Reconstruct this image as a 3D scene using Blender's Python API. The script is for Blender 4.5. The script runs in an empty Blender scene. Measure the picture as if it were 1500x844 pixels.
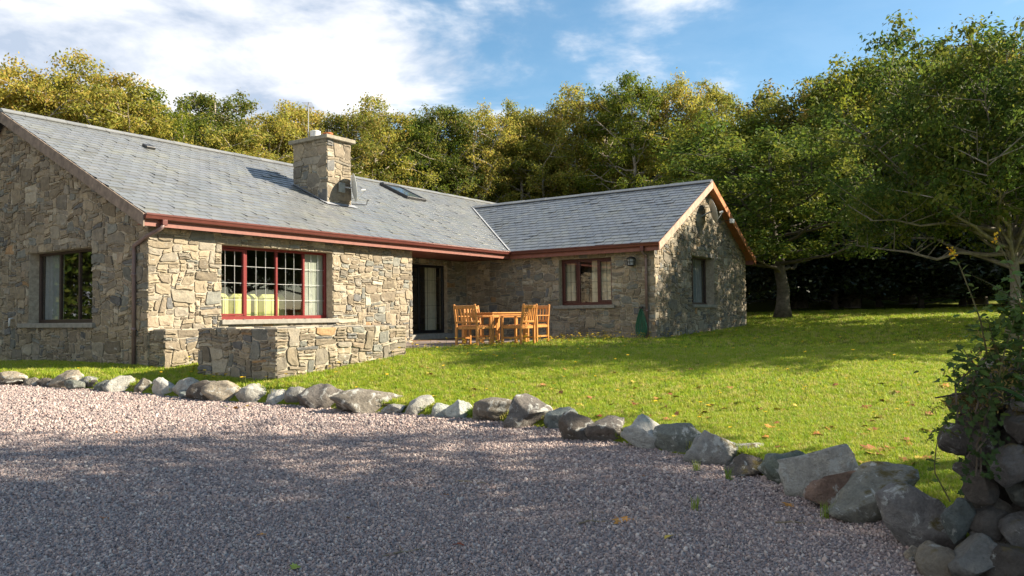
import bpy, math, random
import numpy as np
from mathutils import Matrix, Vector
R = math.radians
C = bpy.context.scene.collection
SC = bpy.context.scene

# ------------------------------------------------------------------ camera
F_PX, PITCH, ROLL = 1138.06, 0.0349, -0.0117
CAM = np.array([0.0, 0.0, 0.6775])
_f = np.array([0, math.cos(PITCH), math.sin(PITCH)])
_r0 = np.array([1.0, 0, 0]); _u0 = np.array([0, -math.sin(PITCH), math.cos(PITCH)])
_r = _r0*math.cos(ROLL) + _u0*math.sin(ROLL); _u = -_r0*math.sin(ROLL) + _u0*math.cos(ROLL)
cd = bpy.data.cameras.new('camera'); cam = bpy.data.objects.new('camera', cd); C.objects.link(cam)
cd.sensor_width = 36; cd.lens = 36*F_PX/1500; cd.clip_start = 0.05; cd.clip_end = 2000
m = Matrix(((_r[0], _u[0], -_f[0], CAM[0]), (_r[1], _u[1], -_f[1], CAM[1]), (_r[2], _u[2], -_f[2], CAM[2]), (0, 0, 0, 1)))
cam.matrix_world = m
SC.camera = cam

# ------------------------------------------------------------------ sky and sun
SUN_AZ, SUN_EL = R(3.5), R(31.0)          # azimuth measured from +X towards +Y
SUN = np.array([math.cos(SUN_EL)*math.cos(SUN_AZ), math.cos(SUN_EL)*math.sin(SUN_AZ), math.sin(SUN_EL)])
w = bpy.data.worlds.new('World'); SC.world = w; w.use_nodes = True
nt = w.node_tree; N = nt.nodes; L = nt.links
for n in list(N): N.remove(n)
def nd(t, **k):
    n = N.new(t)
    for a, b in k.items(): setattr(n, a, b)
    return n
out = nd('ShaderNodeOutputWorld'); bg = nd('ShaderNodeBackground'); bg.inputs['Strength'].default_value = 0.056
sky = nd('ShaderNodeTexSky', sky_type='NISHITA', sun_disc=False, sun_elevation=SUN_EL, sun_rotation=math.pi/2-SUN_AZ, air_density=1.0, dust_density=0.1, ozone_density=2.0)
tc = nd('ShaderNodeTexCoord'); sep = nd('ShaderNodeSeparateXYZ'); L.new(tc.outputs['Generated'], sep.inputs[0])
def mth(op, a, b=None, clamp=False):
    n = nd('ShaderNodeMath', operation=op, use_clamp=clamp)
    for i, x in enumerate((a, b)):
        if x is None: continue
        if isinstance(x, (int, float)): n.inputs[i].default_value = x
        else: L.new(x, n.inputs[i])
    return n.outputs[0]
den = mth('ADD', mth('MAXIMUM', sep.outputs[2], 0.0), 0.16)
cx_ = mth('DIVIDE', sep.outputs[0], den); cy_ = mth('DIVIDE', sep.outputs[1], den)
cmb = nd('ShaderNodeCombineXYZ'); L.new(cx_, cmb.inputs[0]); L.new(cy_, cmb.inputs[1])
def noise(scale, det, rough, dist, off):
    mp = nd('ShaderNodeMapping'); mp.inputs['Location'].default_value = off; L.new(cmb.outputs[0], mp.inputs[0])
    n = nd('ShaderNodeTexNoise'); n.inputs['Scale'].default_value = scale; n.inputs['Detail'].default_value = det
    n.inputs['Roughness'].default_value = rough; n.inputs['Distortion'].default_value = dist; L.new(mp.outputs[0], n.inputs[0]); return n.outputs[0]
n1 = noise(0.8, 9, 0.58, 0.4, (3.1, 1.7, 0)); n2 = noise(2.2, 6, 0.6, 0.3, (7.0, 2.0, 0))
cover = mth('ADD', n1, mth('MULTIPLY', mth('SUBTRACT', n2, 0.5), 0.6))
# more cloud towards the west (left), clear sky towards the east
bias = mth('ADD', mth('MULTIPLY', sep.outputs[0], -0.37), mth('MULTIPLY', mth('SUBTRACT', 0.30, sep.outputs[2]), 0.35))
cover = mth('ADD', cover, bias)
mr = nd('ShaderNodeMapRange', interpolation_type='SMOOTHSTEP'); L.new(cover, mr.inputs[0])
mr.inputs[1].default_value = 0.385; mr.inputs[2].default_value = 0.60; mr.inputs[3].default_value = 0.10; mr.inputs[4].default_value = 0.97
shade = nd('ShaderNodeMapRange'); L.new(n2, shade.inputs[0]); shade.inputs[1].default_value = 0.36; shade.inputs[2].default_value = 0.58
ccol = nd('ShaderNodeMix', data_type='RGBA'); L.new(shade.outputs[0], ccol.inputs[0])
ccol.inputs[6].default_value = (3.6, 4.2, 5.2, 1); ccol.inputs[7].default_value = (7.6, 7.6, 7.7, 1)
mx = nd('ShaderNodeMix', data_type='RGBA'); L.new(mr.outputs[0], mx.inputs[0]); hsv = nd('ShaderNodeHueSaturation'); hsv.inputs['Saturation'].default_value = 1.2; hsv.inputs['Hue'].default_value = .488; hsv.inputs['Value'].default_value = 1.12; L.new(sky.outputs[0], hsv.inputs['Color']); L.new(hsv.outputs[0], mx.inputs[6]); L.new(ccol.outputs[2], mx.inputs[7])
L.new(mx.outputs[2], bg.inputs[0]); L.new(bg.outputs[0], out.inputs[0])
sd = bpy.data.lights.new('sun', 'SUN'); so = bpy.data.objects.new('sun', sd); C.objects.link(so)
sd.energy = 5.0; sd.angle = R(0.5); sd.color = (1.0, 0.88, 0.70)
so.rotation_euler = Vector(SUN).to_track_quat('Z', 'Y').to_euler()
SC.view_settings.view_transform = 'Standard'; SC.view_settings.look = 'None'
SC.view_settings.exposure = 1.55; SC.view_settings.gamma = 1.0; SC.view_settings.use_curve_mapping = False
SC.cycles.max_bounces = 6; SC.cycles.transparent_max_bounces = 16
SC.cycles.use_denoising = True

# ------------------------------------------------------------------ helpers
def tag(o, label=None, cat=None, group=None, kind=None):
    for k, v in (('label', label), ('category', cat), ('group', group), ('kind', kind)):
        if v: o[k] = v
    return o
def empty(name, loc=(0, 0, 0), rz=0, parent=None):
    o = bpy.data.objects.new(name, None); C.objects.link(o); o.location = loc; o.rotation_euler = (0, 0, rz)
    if parent: o.parent = parent
    return o
class MB:
    """collects shapes and links them as one mesh object"""
    def __init__(s): s.v = []; s.f = []; s.mi = []; s.c = []; s.cc = (1, 1, 1); s.m = 0
    def add(s, vs, fs):
        b = len(s.v); s.v += [tuple(map(float, p)) for p in vs]; s.c += [s.cc]*len(vs)
        s.f += [tuple(i+b for i in q) for q in fs]; s.mi += [s.m]*len(fs)
    def box(s, x0, x1, y0, y1, z0, z1, M=None):
        vs = [(x, y, z) for z in (z0, z1) for x, y in ((x0, y0), (x1, y0), (x1, y1), (x0, y1))]
        if M is not None: vs = [M @ Vector(p) for p in vs]
        s.add(vs, [(3, 2, 1, 0), (4, 5, 6, 7), (0, 1, 5, 4), (1, 2, 6, 5), (2, 3, 7, 6), (3, 0, 4, 7)])
    def bbox(s, x0, x1, y0, y1, z0, z1, b=0.006, M=None):
        """box with small bevels on its long edges (all edges chamfered)"""
        b = min(b, (x1-x0)*.4, (y1-y0)*.4, (z1-z0)*.4)
        lo = (x0, y0, z0); hi = (x1, y1, z1); vs = []; idx = {}
        for c in range(8):
            sgn = [(c >> k) & 1 for k in range(3)]
            for a in range(3):
                p = [(hi[k] if sgn[k] else lo[k]) for k in range(3)]
                for k in range(3):
                    if k != a: p[k] += -b if sgn[k] else b
                idx[(c, a)] = len(vs); vs.append(p)
        fs = []
        for a in range(3):
            k1, k2 = (a+1) % 3, (a+2) % 3
            for sg in (0, 1):
                cs = [(sg << a) | (p << k1) | (q << k2) for p, q in ((0, 0), (1, 0), (1, 1), (0, 1))]
                q = [idx[(c, a)] for c in cs]; fs.append(q if sg else q[::-1])
        for a in range(3):
            k1, k2 = (a+1) % 3, (a+2) % 3
            for p in (0, 1):
                for q in (0, 1):
                    c0 = (p << k1) | (q << k2); c1 = c0 | (1 << a)
                    g = [idx[(c0, k1)], idx[(c1, k1)], idx[(c1, k2)], idx[(c0, k2)]]
                    fs.append(g if (p != q) else g[::-1])
        for c in range(8):
            t = [idx[(c, 0)], idx[(c, 1)], idx[(c, 2)]]
            fs.append(t if bin(c).count('1') % 2 else t[::-1])
        if M is not None: vs = [M @ Vector(p) for p in vs]
        s.add(vs, fs)
    def tube(s, pts, rad, n=8, cap=True):
        pts = [np.array(p, float) for p in pts]
        if isinstance(rad, (int, float)): rad = [rad]*len(pts)
        vs = []; pa = None
        for i, p in enumerate(pts):
            t = pts[min(i+1, len(pts)-1)] - pts[max(i-1, 0)]; t = t/(np.linalg.norm(t)+1e-9)
            if pa is None: pa = np.cross(t, [0, 0, 1.0]) if abs(t[2]) < .9 else np.cross(t, [1.0, 0, 0])
            a = pa - t*np.dot(pa, t); a /= np.linalg.norm(a)+1e-9; b = np.cross(t, a); pa = a
            for k in range(n):
                q = 2*math.pi*k/n; vs.append(p + rad[i]*(a*math.cos(q)+b*math.sin(q)))
        fs = [(i*n+k, i*n+(k+1) % n, (i+1)*n+(k+1) % n, (i+1)*n+k) for i in range(len(pts)-1) for k in range(n)]
        if cap: fs += [tuple(range(n))[::-1], tuple((len(pts)-1)*n+k for k in range(n))]
        s.add(vs, fs)
    def prism(s, prof, a, b):
        """profile (list of 3D points) extruded by vector b-a"""
        d = np.array(b, float)-np.array(a, float); p = [np.array(q, float)+a for q in prof]; n = len(p)
        s.add([*p, *[q+d for q in p]], [tuple(range(n))[::-1], tuple(range(n, 2*n))]+[(i, (i+1) % n, n+(i+1) % n, n+i) for i in range(n)])
    def lathe(s, prof, n=20, c=(0, 0, 0)):
        vs = []
        for r, z in prof:
            for k in range(n): vs.append((c[0]+r*math.cos(2*math.pi*k/n), c[1]+r*math.sin(2*math.pi*k/n), c[2]+z))
        fs = [(i*n+k, i*n+(k+1) % n, (i+1)*n+(k+1) % n, (i+1)*n+k) for i in range(len(prof)-1) for k in range(n)]
        s.add(vs, fs)
    def build(s, name, mats, parent=None, smooth=False):
        me = bpy.data.meshes.new(name); me.from_pydata(s.v, [], s.f)
        if not isinstance(mats, (list, tuple)): mats = [mats]
        for mm in mats: me.materials.append(mm)
        me.polygons.foreach_set('material_index', np.array(s.mi, np.int32))
        if smooth: me.polygons.foreach_set('use_smooth', np.ones(len(s.f), bool))
        at = me.attributes.new('Col', 'FLOAT_COLOR', 'POINT')
        col = np.ones((len(s.v), 4), np.float32); col[:, :3] = np.array(s.c, np.float32).reshape(-1, 3); at.data.foreach_set('color', col.ravel())
        me.update(); o = bpy.data.objects.new(name, me); C.objects.link(o)
        if parent: o.parent = parent
        return o
def quads_mesh(name, V, mats, cols=None, k=4):
    """fast mesh from an (n,k,3) array of separate polygons"""
    n = len(V); me = bpy.data.meshes.new(name); me.vertices.add(n*k); me.loops.add(n*k); me.polygons.add(n)
    me.vertices.foreach_set('co', V.astype(np.float32).ravel()); me.loops.foreach_set('vertex_index', np.arange(n*k, dtype=np.int32))
    me.polygons.foreach_set('loop_start', np.arange(0, n*k, k, dtype=np.int32))
    if cols is not None:
        at = me.attributes.new('Col', 'FLOAT_COLOR', 'POINT'); c = np.ones((n, k, 4), np.float32); c[:, :, :3] = cols[:, None, :]; at.data.foreach_set('color', c.ravel())
    for mm in (mats if isinstance(mats, (list, tuple)) else [mats]): me.materials.append(mm)
    me.update(); me.validate(); return me
def link_mesh(name, me, parent=None):
    o = bpy.data.objects.new(name, me); C.objects.link(o)
    if parent: o.parent = parent
    return o
def copy_tree(o, parent=None):
    c = o.copy(); C.objects.link(c); c.parent = parent
    for ch in o.children:
        d = copy_tree(ch, c); d.matrix_parent_inverse = ch.matrix_parent_inverse
    return c

# ------------------------------------------------------------------ materials
def new_mat(name):
    mt = bpy.data.materials.new(name); mt.use_nodes = True; t = mt.node_tree
    for n in list(t.nodes): t.nodes.remove(n)
    o = t.nodes.new('ShaderNodeOutputMaterial'); b = t.nodes.new('ShaderNodeBsdfPrincipled'); t.links.new(b.outputs[0], o.inputs[0])
    return mt, t, b, o
def tex(t, kind, scale, **kw):
    n = t.nodes.new(kind); n.inputs['Scale'].default_value = scale
    c = t.nodes.new('ShaderNodeTexCoord'); t.links.new(c.outputs['Object'], n.inputs['Vector'])
    for k, v in kw.items():
        if k in n.inputs: n.inputs[k].default_value = v
    return n
def ramp(t, src, stops):
    r = t.nodes.new('ShaderNodeValToRGB'); t.links.new(src, r.inputs[0]); e = r.color_ramp.elements
    while len(e) < len(stops): e.new(.5)
    for i, (p, c) in enumerate(stops): e[i].position = p; e[i].color = (*c, 1) if len(c) == 3 else c
    return r.outputs[0]
def mixc(t, f, a, b, mode='MIX'):
    n = t.nodes.new('ShaderNodeMix'); n.data_type = 'RGBA'; n.blend_type = mode
    for i, x in ((0, f), (6, a), (7, b)):
        if isinstance(x, (int, float)): n.inputs[i].default_value = x
        elif isinstance(x, tuple): n.inputs[i].default_value = (*x, 1) if len(x) == 3 else x
        else: t.links.new(x, n.inputs[i])
    return n.outputs[2]
def bump(t, b, h, strength=.5, dist=.01):
    n = t.nodes.new('ShaderNodeBump'); n.inputs['Strength'].default_value = strength; n.inputs['Distance'].default_value = dist
    t.links.new(h, n.inputs['Height']); t.links.new(n.outputs[0], b.inputs['Normal'])
def simple(name, col, rough=.6, var=.25, scale=6, bmp=.15, metal=0, spec=.4, dist=.004):
    mt, t, b, o = new_mat(name); b.inputs['Roughness'].default_value = rough; b.inputs['Metallic'].default_value = metal
    b.inputs['Specular IOR Level'].default_value = spec
    n = tex(t, 'ShaderNodeTexNoise', scale, Detail=6.0, Roughness=.65)
    lo = tuple(c*(1-var) for c in col); hi = tuple(min(1, c*(1+var)) for c in col)
    t.links.new(ramp(t, n.outputs[0], [(.3, lo), (.7, hi)]), b.inputs['Base Color'])
    if bmp: bump(t, b, n.outputs[0], bmp, dist)
    return mt
def attr(t, nm='Col'):
    n = t.nodes.new('ShaderNodeAttribute'); n.attribute_name = nm; return n.outputs[0]
M = {}
# rubble stone: each stone has its own colour, with grain and lichen
def stone_mat(name, lichen, lcol=(.55, .54, .48), gscale=9, th=.62, bstr=.7, bd=.02, moss=0):
    mt, t, b, o = new_mat(name); b.inputs['Roughness'].default_value = .88; b.inputs['Specular IOR Level'].default_value = .25
    a = attr(t); n = tex(t, 'ShaderNodeTexNoise', gscale, Detail=8.0, Roughness=.7); n2 = tex(t, 'ShaderNodeTexNoise', gscale*5, Detail=5.0, Roughness=.7)
    c = mixc(t, 1.0, a, ramp(t, n.outputs[0], [(.25, (.55, .54, .53)), (.5, (1, 1, 1)), (.78, (1.35, 1.3, 1.2))]), 'MULTIPLY')
    c = mixc(t, .6, c, ramp(t, n2.outputs[0], [(.3, (.6, .6, .6)), (.7, (1.3, 1.3, 1.3))]), 'MULTIPLY')
    v = tex(t, 'ShaderNodeTexNoise', gscale*.55, Detail=7.0, Roughness=.72, Distortion=.6)
    msk = ramp(t, v.outputs[0], [(th, (0, 0, 0)), (th+.05, (lichen,)*3)])
    c = mixc(t, msk, c, lcol)
    if moss:
        v2 = tex(t, 'ShaderNodeTexNoise', gscale*.3, Detail=6.0, Roughness=.65)
        g = t.nodes.new('ShaderNodeNewGeometry'); sp = t.nodes.new('ShaderNodeSeparateXYZ'); t.links.new(g.outputs['Normal'], sp.inputs[0])
        mm_ = t.nodes.new('ShaderNodeMath'); mm_.operation = 'MULTIPLY_ADD'; t.links.new(sp.outputs[2], mm_.inputs[0]); mm_.inputs[1].default_value = .22; t.links.new(v2.outputs[0], mm_.inputs[2])
        c = mixc(t, ramp(t, mm_.outputs[0], [(.70, (0, 0, 0)), (.78, (moss,)*3)]), c, (.11, .085, .025))
    t.links.new(c, b.inputs['Base Color'])
    ad = t.nodes.new('ShaderNodeMath'); ad.operation = 'MULTIPLY_ADD'; t.links.new(n2.outputs[0], ad.inputs[0]); ad.inputs[1].default_value = .4; t.links.new(n.outputs[0], ad.inputs[2])
    bump(t, b, ad.outputs[0], bstr, bd); return mt
M['stone'] = stone_mat('rubble_stone', .5)
M['rock'] = stone_mat('boulder_stone', .9, (.46, .46, .42), 13, .55, 1.0, .04, moss=.0)
M['rockmoss'] = stone_mat('mossy_boulder_stone', .9, (.44, .45, .42), 12, .535, 1.0, .04, moss=.95)
M['wallrock'] = stone_mat('old_wall_stone', .75, (.36, .37, .34), 10, .59, 1.0, .04, moss=1.0)
M['mortar'] = simple('mortar', (.35, .305, .23), .95, .35, 14, .8, dist=.015)
M['sill'] = simple('sill_stone', (.24, .228, .195), .85, .25, 10, .4)
M['concrete'] = simple('cap_concrete', (.25, .225, .17), .9, .35, 9, .5)
M['lead'] = simple('lead_flashing', (.25, .26, .28), .5, .25, 6, .2)
M['valley'] = simple('valley_lead', (.38, .39, .40), .45, .12, 6, .1)
M['redwood'] = simple('red_frame_paint', (.165, .018, .017), .38, .2, 20, .06)
M['gutter'] = simple('brown_gutter', (.115, .038, .03), .3, .15, 6, .05)
M['fascia'] = simple('fascia_paint', (.21, .08, .058), .5, .2, 8, .1)
M['mahog'] = simple('mahogany_frame', (.075, .022, .018), .35, .25, 20, .06)
M['brownframe'] = simple('brown_frame', (.045, .026, .02), .4, .25, 20, .06)
M['blackframe'] = simple('black_frame', (.012, .012, .014), .4, .2, 20, .05)
M['pipe'] = simple('brown_downpipe', (.17, .115, .105), .45, .15, 5, .05)
M['bargegrey'] = simple('weathered_board', (.20, .155, .12), .8, .4, 7, .4)
M['bargepink'] = simple('board_faded', (.42, .27, .20), .75, .3, 8, .3)
M['bargeorange'] = simple('board_orange', (.42, .16, .06), .6, .25, 8, .2)
M['white'] = simple('white_bar', (.6, .61, .6), .5, .06, 10, 0)
M['whiteplastic'] = simple('white_plastic', (.7, .7, .68), .4, .1, 10, 0)
M['terracotta'] = simple('terracotta', (.48, .15, .05), .7, .25, 14, .2)
M['dish'] = simple('dish_paint', (.52, .53, .50), .45, .15, 9, 0)
M['dishdark'] = simple('dish_weathered', (.24, .25, .23), .6, .3, 9, .1)
M['metal'] = simple('grey_metal', (.35, .35, .35), .4, .2, 10, 0, metal=.8)
M['darkmetal'] = simple('dark_metal', (.05, .05, .05), .4, .2, 10, 0, metal=.5)
M['hose'] = simple('green_hose', (.012, .10, .055), .35, .2, 20, 0)
M['curtain'] = simple('grey_curtain', (.40, .41, .35), .9, .12, 8, 0)
M['cream'] = simple('cream_curtain', (.66, .60, .46), .9, .12, 8, 0)
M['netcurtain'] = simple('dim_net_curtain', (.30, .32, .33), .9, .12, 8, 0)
M['sofa'] = simple('lime_sofa_fabric', (.50, .50, .20), .9, .12, 14, .2)
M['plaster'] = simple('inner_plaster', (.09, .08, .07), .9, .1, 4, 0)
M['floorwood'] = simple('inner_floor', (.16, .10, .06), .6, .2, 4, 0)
M['redpot'] = simple('red_plastic', (.55, .03, .03), .4, .1, 10, 0)
M['soil'] = simple('bare_soil', (.085, .06, .038), .95, .4, 9, .8, dist=.02)
# slate
def slate():
    mt, t, b, o = new_mat('slate'); a = attr(t)
    n = tex(t, 'ShaderNodeTexNoise', .7, Detail=6.0, Roughness=.6); n2 = tex(t, 'ShaderNodeTexNoise', 22, Detail=5.0)
    c = mixc(t, .8, a, ramp(t, n.outputs[0], [(.3, (.78, .80, .82)), (.55, (1, 1, 1)), (.75, (1.12, 1.12, .98))]), 'MULTIPLY')
    c = mixc(t, .5, c, ramp(t, n2.outputs[0], [(.3, (.75, .75, .75)), (.7, (1.2, 1.2, 1.2))]), 'MULTIPLY')
    t.links.new(c, b.inputs['Base Color']); b.inputs['Roughness'].default_value = .36; b.inputs['Specular IOR Level'].default_value = .85
    bump(t, b, n2.outputs[0], .25, .006); return mt
M['slate'] = slate()
M['under'] = simple('roof_underlay', (.06, .06, .065), .9, .2, 5, 0)
def wood(name, col):
    mt, t, b, o = new_mat(name)
    c = t.nodes.new('ShaderNodeTexCoord'); mp = t.nodes.new('ShaderNodeMapping'); mp.inputs['Scale'].default_value = (30, 30, 3); t.links.new(c.outputs['Object'], mp.inputs[0])
    n = t.nodes.new('ShaderNodeTexNoise'); n.inputs['Scale'].default_value = 1.4; n.inputs['Detail'].default_value = 5; t.links.new(mp.outputs[0], n.inputs[0])
    t.links.new(ramp(t, n.outputs[0], [(.3, tuple(x*.75 for x in col)), (.7, tuple(x*1.2 for x in col))]), b.inputs['Base Color'])
    b.inputs['Roughness'].default_value = .42; bump(t, b, n.outputs[0], .1, .003); return mt
M['teak'] = wood('oiled_teak', (.50, .215, .055))
def glass():
    mt = bpy.data.materials.new('window_glass'); mt.use_nodes = True; t = mt.node_tree
    for n in list(t.nodes): t.nodes.remove(n)
    o = t.nodes.new('ShaderNodeOutputMaterial'); mx = t.nodes.new('ShaderNodeMixShader'); tr = t.nodes.new('ShaderNodeBsdfTransparent'); tr.inputs[0].default_value = (.86, .89, .87, 1)
    gl = t.nodes.new('ShaderNodeBsdfGlossy'); gl.inputs['Roughness'].default_value = .015; lw = t.nodes.new('ShaderNodeLayerWeight'); pw_ = t.nodes.new('ShaderNodeMath'); pw_.operation = 'POWER'; t.links.new(lw.outputs['Facing'], pw_.inputs[0]); pw_.inputs[1].default_value = 4.0
    ma = t.nodes.new('ShaderNodeMath'); ma.operation = 'MULTIPLY_ADD'; t.links.new(pw_.outputs[0], ma.inputs[0]); ma.inputs[1].default_value = .86; ma.inputs[2].default_value = .13     # Schlick reflection of double glazing, same from both sides
    t.links.new(ma.outputs[0], mx.inputs[0]); t.links.new(tr.outputs[0], mx.inputs[1]); t.links.new(gl.outputs[0], mx.inputs[2]); t.links.new(mx.outputs[0], o.inputs[0]); return mt
M['glass'] = glass()
def leafmat(name, trans=.35, rough=.6, gloss=.15):
    """leaf colour comes from each leaf; light passes through partly"""
    mt, t, b, o = new_mat(name); a = attr(t); oi = t.nodes.new('ShaderNodeObjectInfo')
    hs = t.nodes.new('ShaderNodeHueSaturation'); t.links.new(a, hs.inputs['Color'])
    mr_ = t.nodes.new('ShaderNodeMapRange'); t.links.new(oi.outputs['Random'], mr_.inputs[0]); mr_.inputs[3].default_value = .485; mr_.inputs[4].default_value = .515; t.links.new(mr_.outputs[0], hs.inputs['Hue'])
    mv = t.nodes.new('ShaderNodeMapRange'); t.links.new(oi.outputs['Random'], mv.inputs[0]); mv.inputs[3].default_value = 1.12; mv.inputs[4].default_value = .85; t.links.new(mv.outputs[0], hs.inputs['Value'])
    t.links.new(hs.outputs[0], b.inputs['Base Color']); b.inputs['Roughness'].default_value = rough; b.inputs['Specular IOR Level'].default_value = gloss
    tl = t.nodes.new('ShaderNodeBsdfTranslucent'); t.links.new(hs.outputs[0], tl.inputs[0]); mx = t.nodes.new('ShaderNodeMixShader'); mx.inputs[0].default_value = trans
    t.links.new(b.outputs[0], mx.inputs[1]); t.links.new(tl.outputs[0], mx.inputs[2]); t.links.new(mx.outputs[0], o.inputs[0]); return mt
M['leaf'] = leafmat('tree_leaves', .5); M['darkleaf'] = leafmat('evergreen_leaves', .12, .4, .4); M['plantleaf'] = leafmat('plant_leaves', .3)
def attrmat(name, rough=.8, scale=20, var=.35, bmp=.3, spec=.2):
    mt, t, b, o = new_mat(name); a = attr(t); n = tex(t, 'ShaderNodeTexNoise', scale, Detail=5.0, Roughness=.65)
    t.links.new(mixc(t, 1.0, a, ramp(t, n.outputs[0], [(.3, (1-var,)*3), (.7, (1+var,)*3)]), 'MULTIPLY'), b.inputs['Base Color'])
    b.inputs['Roughness'].default_value = rough; b.inputs['Specular IOR Level'].default_value = spec; bump(t, b, n.outputs[0], bmp, .01); return mt
M['bark'] = attrmat('bark', .9, 7, .45, .7)
M['litter'] = attrmat('dry_leaf', .75, 25, .3, .2)
M['petal'] = attrmat('petals', .7, 20, .15, 0)
exec_order = 'setting first, then the house, then objects'

# ------------------------------------------------------------------ terrain
HA = 0.9689                                              # heading of the camera in house axes
HX, HY = 7.8406, 13.3601
_s, _c = math.sin(HA), math.cos(HA)
def H(x, y, z=0.0): return np.array([(x+HX)*_c-(y+HY)*_s, (x+HX)*_s+(y+HY)*_c, z])
HOUSE_RZ = HA
def gravel_z(x, y): return -0.92+0.024*np.clip(y, -40, 16)+.036*np.clip(-np.asarray(x)-2, 0, 12)*np.clip((np.asarray(y)-4)/6, 0, 1)
EDGE = np.array([(-60, 20), (-25, 17.5), (-14, 14.8), (-8.7, 13.35), (-6.8, 12.65), (-5.33, 12.1), (-4.3, 11.7), (-2.7, 11.25), (-1.6, 10.75), (-.3, 10.05), (.57, 9.35), (1.04, 8.6), (1.65, 7.9), (2.06, 7.35), (2.3, 6.6), (2.6, 5.7), (2.75, 4.9), (2.95, 4.5), (8, 4.4), (60, 4.4)], float)
def edge_y(x): return np.interp(x, EDGE[:, 0], EDGE[:, 1])
_cp = [(*H(0, 0)[:2], -.18), (*H(0, 5)[:2], -.22), (*H(-.6, 9)[:2], -.22), (*H(-.03, -3.7)[:2], -.14), (*H(2.9, -3.7)[:2], -.035), (*H(1.5, -2)[:2], -.12), (*H(5.5, -3.4)[:2], -.01), (*H(9, -4.2)[:2], .0), (*H(5, 1)[:2], -.1),
       (*H(11.4, -4.77)[:2], -.0), (*H(11.4, 2)[:2], -.03), (*H(15, -4.8)[:2], .10), (*H(19, -4.77)[:2], .20), (*H(19, 6)[:2], .3), (*H(10, 12)[:2], 0), (10.3, 30, .50), (18, 30, .60), (22, 18, .35), (10.2, 16, .0), (5.5, 13, -.2), (3.6, 9, -.47),
       (3.1, 6.6, -.62), (6, 6.2, -.55), (12, 8, -.35), (0, 60, 2.6), (0, 44, 1.0), (10, 44, 1.25), (22, 42, 1.3), (-40, 50, 1.5), (50, 50, 3.0), (30, 60, 3.2), (-30, 20, -.2), (60, 5, 0), (-60, 20, -.2), (-100, 150, 6), (100, 150, 9), (0, 150, 8)]
for _x in (-12, -9, -6, -4, -2, -.4, 1.2, 2.3):
    _y = float(edge_y(_x))+.35; _cp.append((_x, _y, float(gravel_z(_x, _y))+.13))
_cp = np.array(_cp)
def _tps(r): return np.where(r > 0, r*r*np.log(np.maximum(r, 1e-9)), 0)
_K = _tps(np.linalg.norm(_cp[:, None, :2]-_cp[None, :, :2], axis=2))+np.eye(len(_cp))*2.0
_P = np.c_[np.ones(len(_cp)), _cp[:, :2]]
_S = np.linalg.solve(np.block([[_K, _P], [_P.T, np.zeros((3, 3))]]), np.r_[_cp[:, 2], 0, 0, 0])
def lawn_raw(x, y):
    x = np.asarray(x, float); y = np.asarray(y, float); sh = x.shape; q = np.c_[np.clip(x.ravel(), -100, 100), np.clip(y.ravel(), -20, 150)]
    r = np.linalg.norm(q[:, None]-_cp[None, :, :2], axis=2)
    return (_tps(r)@_S[:len(_cp)]+_S[-3]+q@_S[-2:]).reshape(sh)
def lawn_z(x, y):
    t = np.clip((np.asarray(y)-edge_y(x)+.22)/.4, 0, 1); t = t*t*(3-2*t)
    return (gravel_z(x, y)-.07)*(1-t)+lawn_raw(x, y)*t
def grid_sheet(name, xs, ys, zf, mat):
    X, Y = np.meshgrid(xs, ys); Z = zf(X, Y); nx, ny = len(xs), len(ys)
    me = bpy.data.meshes.new(name); i = np.arange(nx*ny).reshape(ny, nx)
    fs = np.stack([i[:-1, :-1], i[:-1, 1:], i[1:, 1:], i[1:, :-1]], -1).reshape(-1, 4)
    me.from_pydata(np.stack([X, Y, Z], -1).reshape(-1, 3).tolist(), [], fs.tolist()); me.materials.append(mat)
    me.polygons.foreach_set('use_smooth', np.ones(len(fs), bool)); me.update(); return link_mesh(name, me)
# lawn ground: short turf over soil, the whole plot to the horizon
def lawn_mat():
    mt, t, b, o = new_mat('lawn_turf'); n = tex(t, 'ShaderNodeTexNoise', .35, Detail=5.0); n2 = tex(t, 'ShaderNodeTexNoise', 18, Detail=6.0, Roughness=.7)
    c = mixc(t, .7, ramp(t, n.outputs[0], [(.3, (.12, .17, .018)), (.55, (.17, .20, .022)), (.75, (.20, .20, .03))]), ramp(t, n2.outputs[0], [(.3, (.35, .4, .3)), (.6, (1, 1, 1)), (.8, (1.4, 1.3, .9))]), 'MULTIPLY')
    t.links.new(c, b.inputs['Base Color']); b.inputs['Roughness'].default_value = .95; b.inputs['Specular IOR Level'].default_value = .1
    bump(t, b, n2.outputs[0], .8, .04); return mt
M['lawn'] = lawn_mat()
xs = np.unique(np.r_[np.linspace(-500, -40, 20), np.linspace(-40, -14, 40), np.arange(-14, 14, .14), np.linspace(14, 45, 50), np.linspace(45, 500, 20)])
ys = np.unique(np.r_[np.linspace(-400, -20, 14), np.linspace(-20, 4, 24), np.arange(4, 17, .14), np.linspace(17, 60, 80), np.linspace(60, 700, 20)])
tag(grid_sheet('lawn', xs, ys, lawn_z, M['lawn']), kind='structure')
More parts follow.
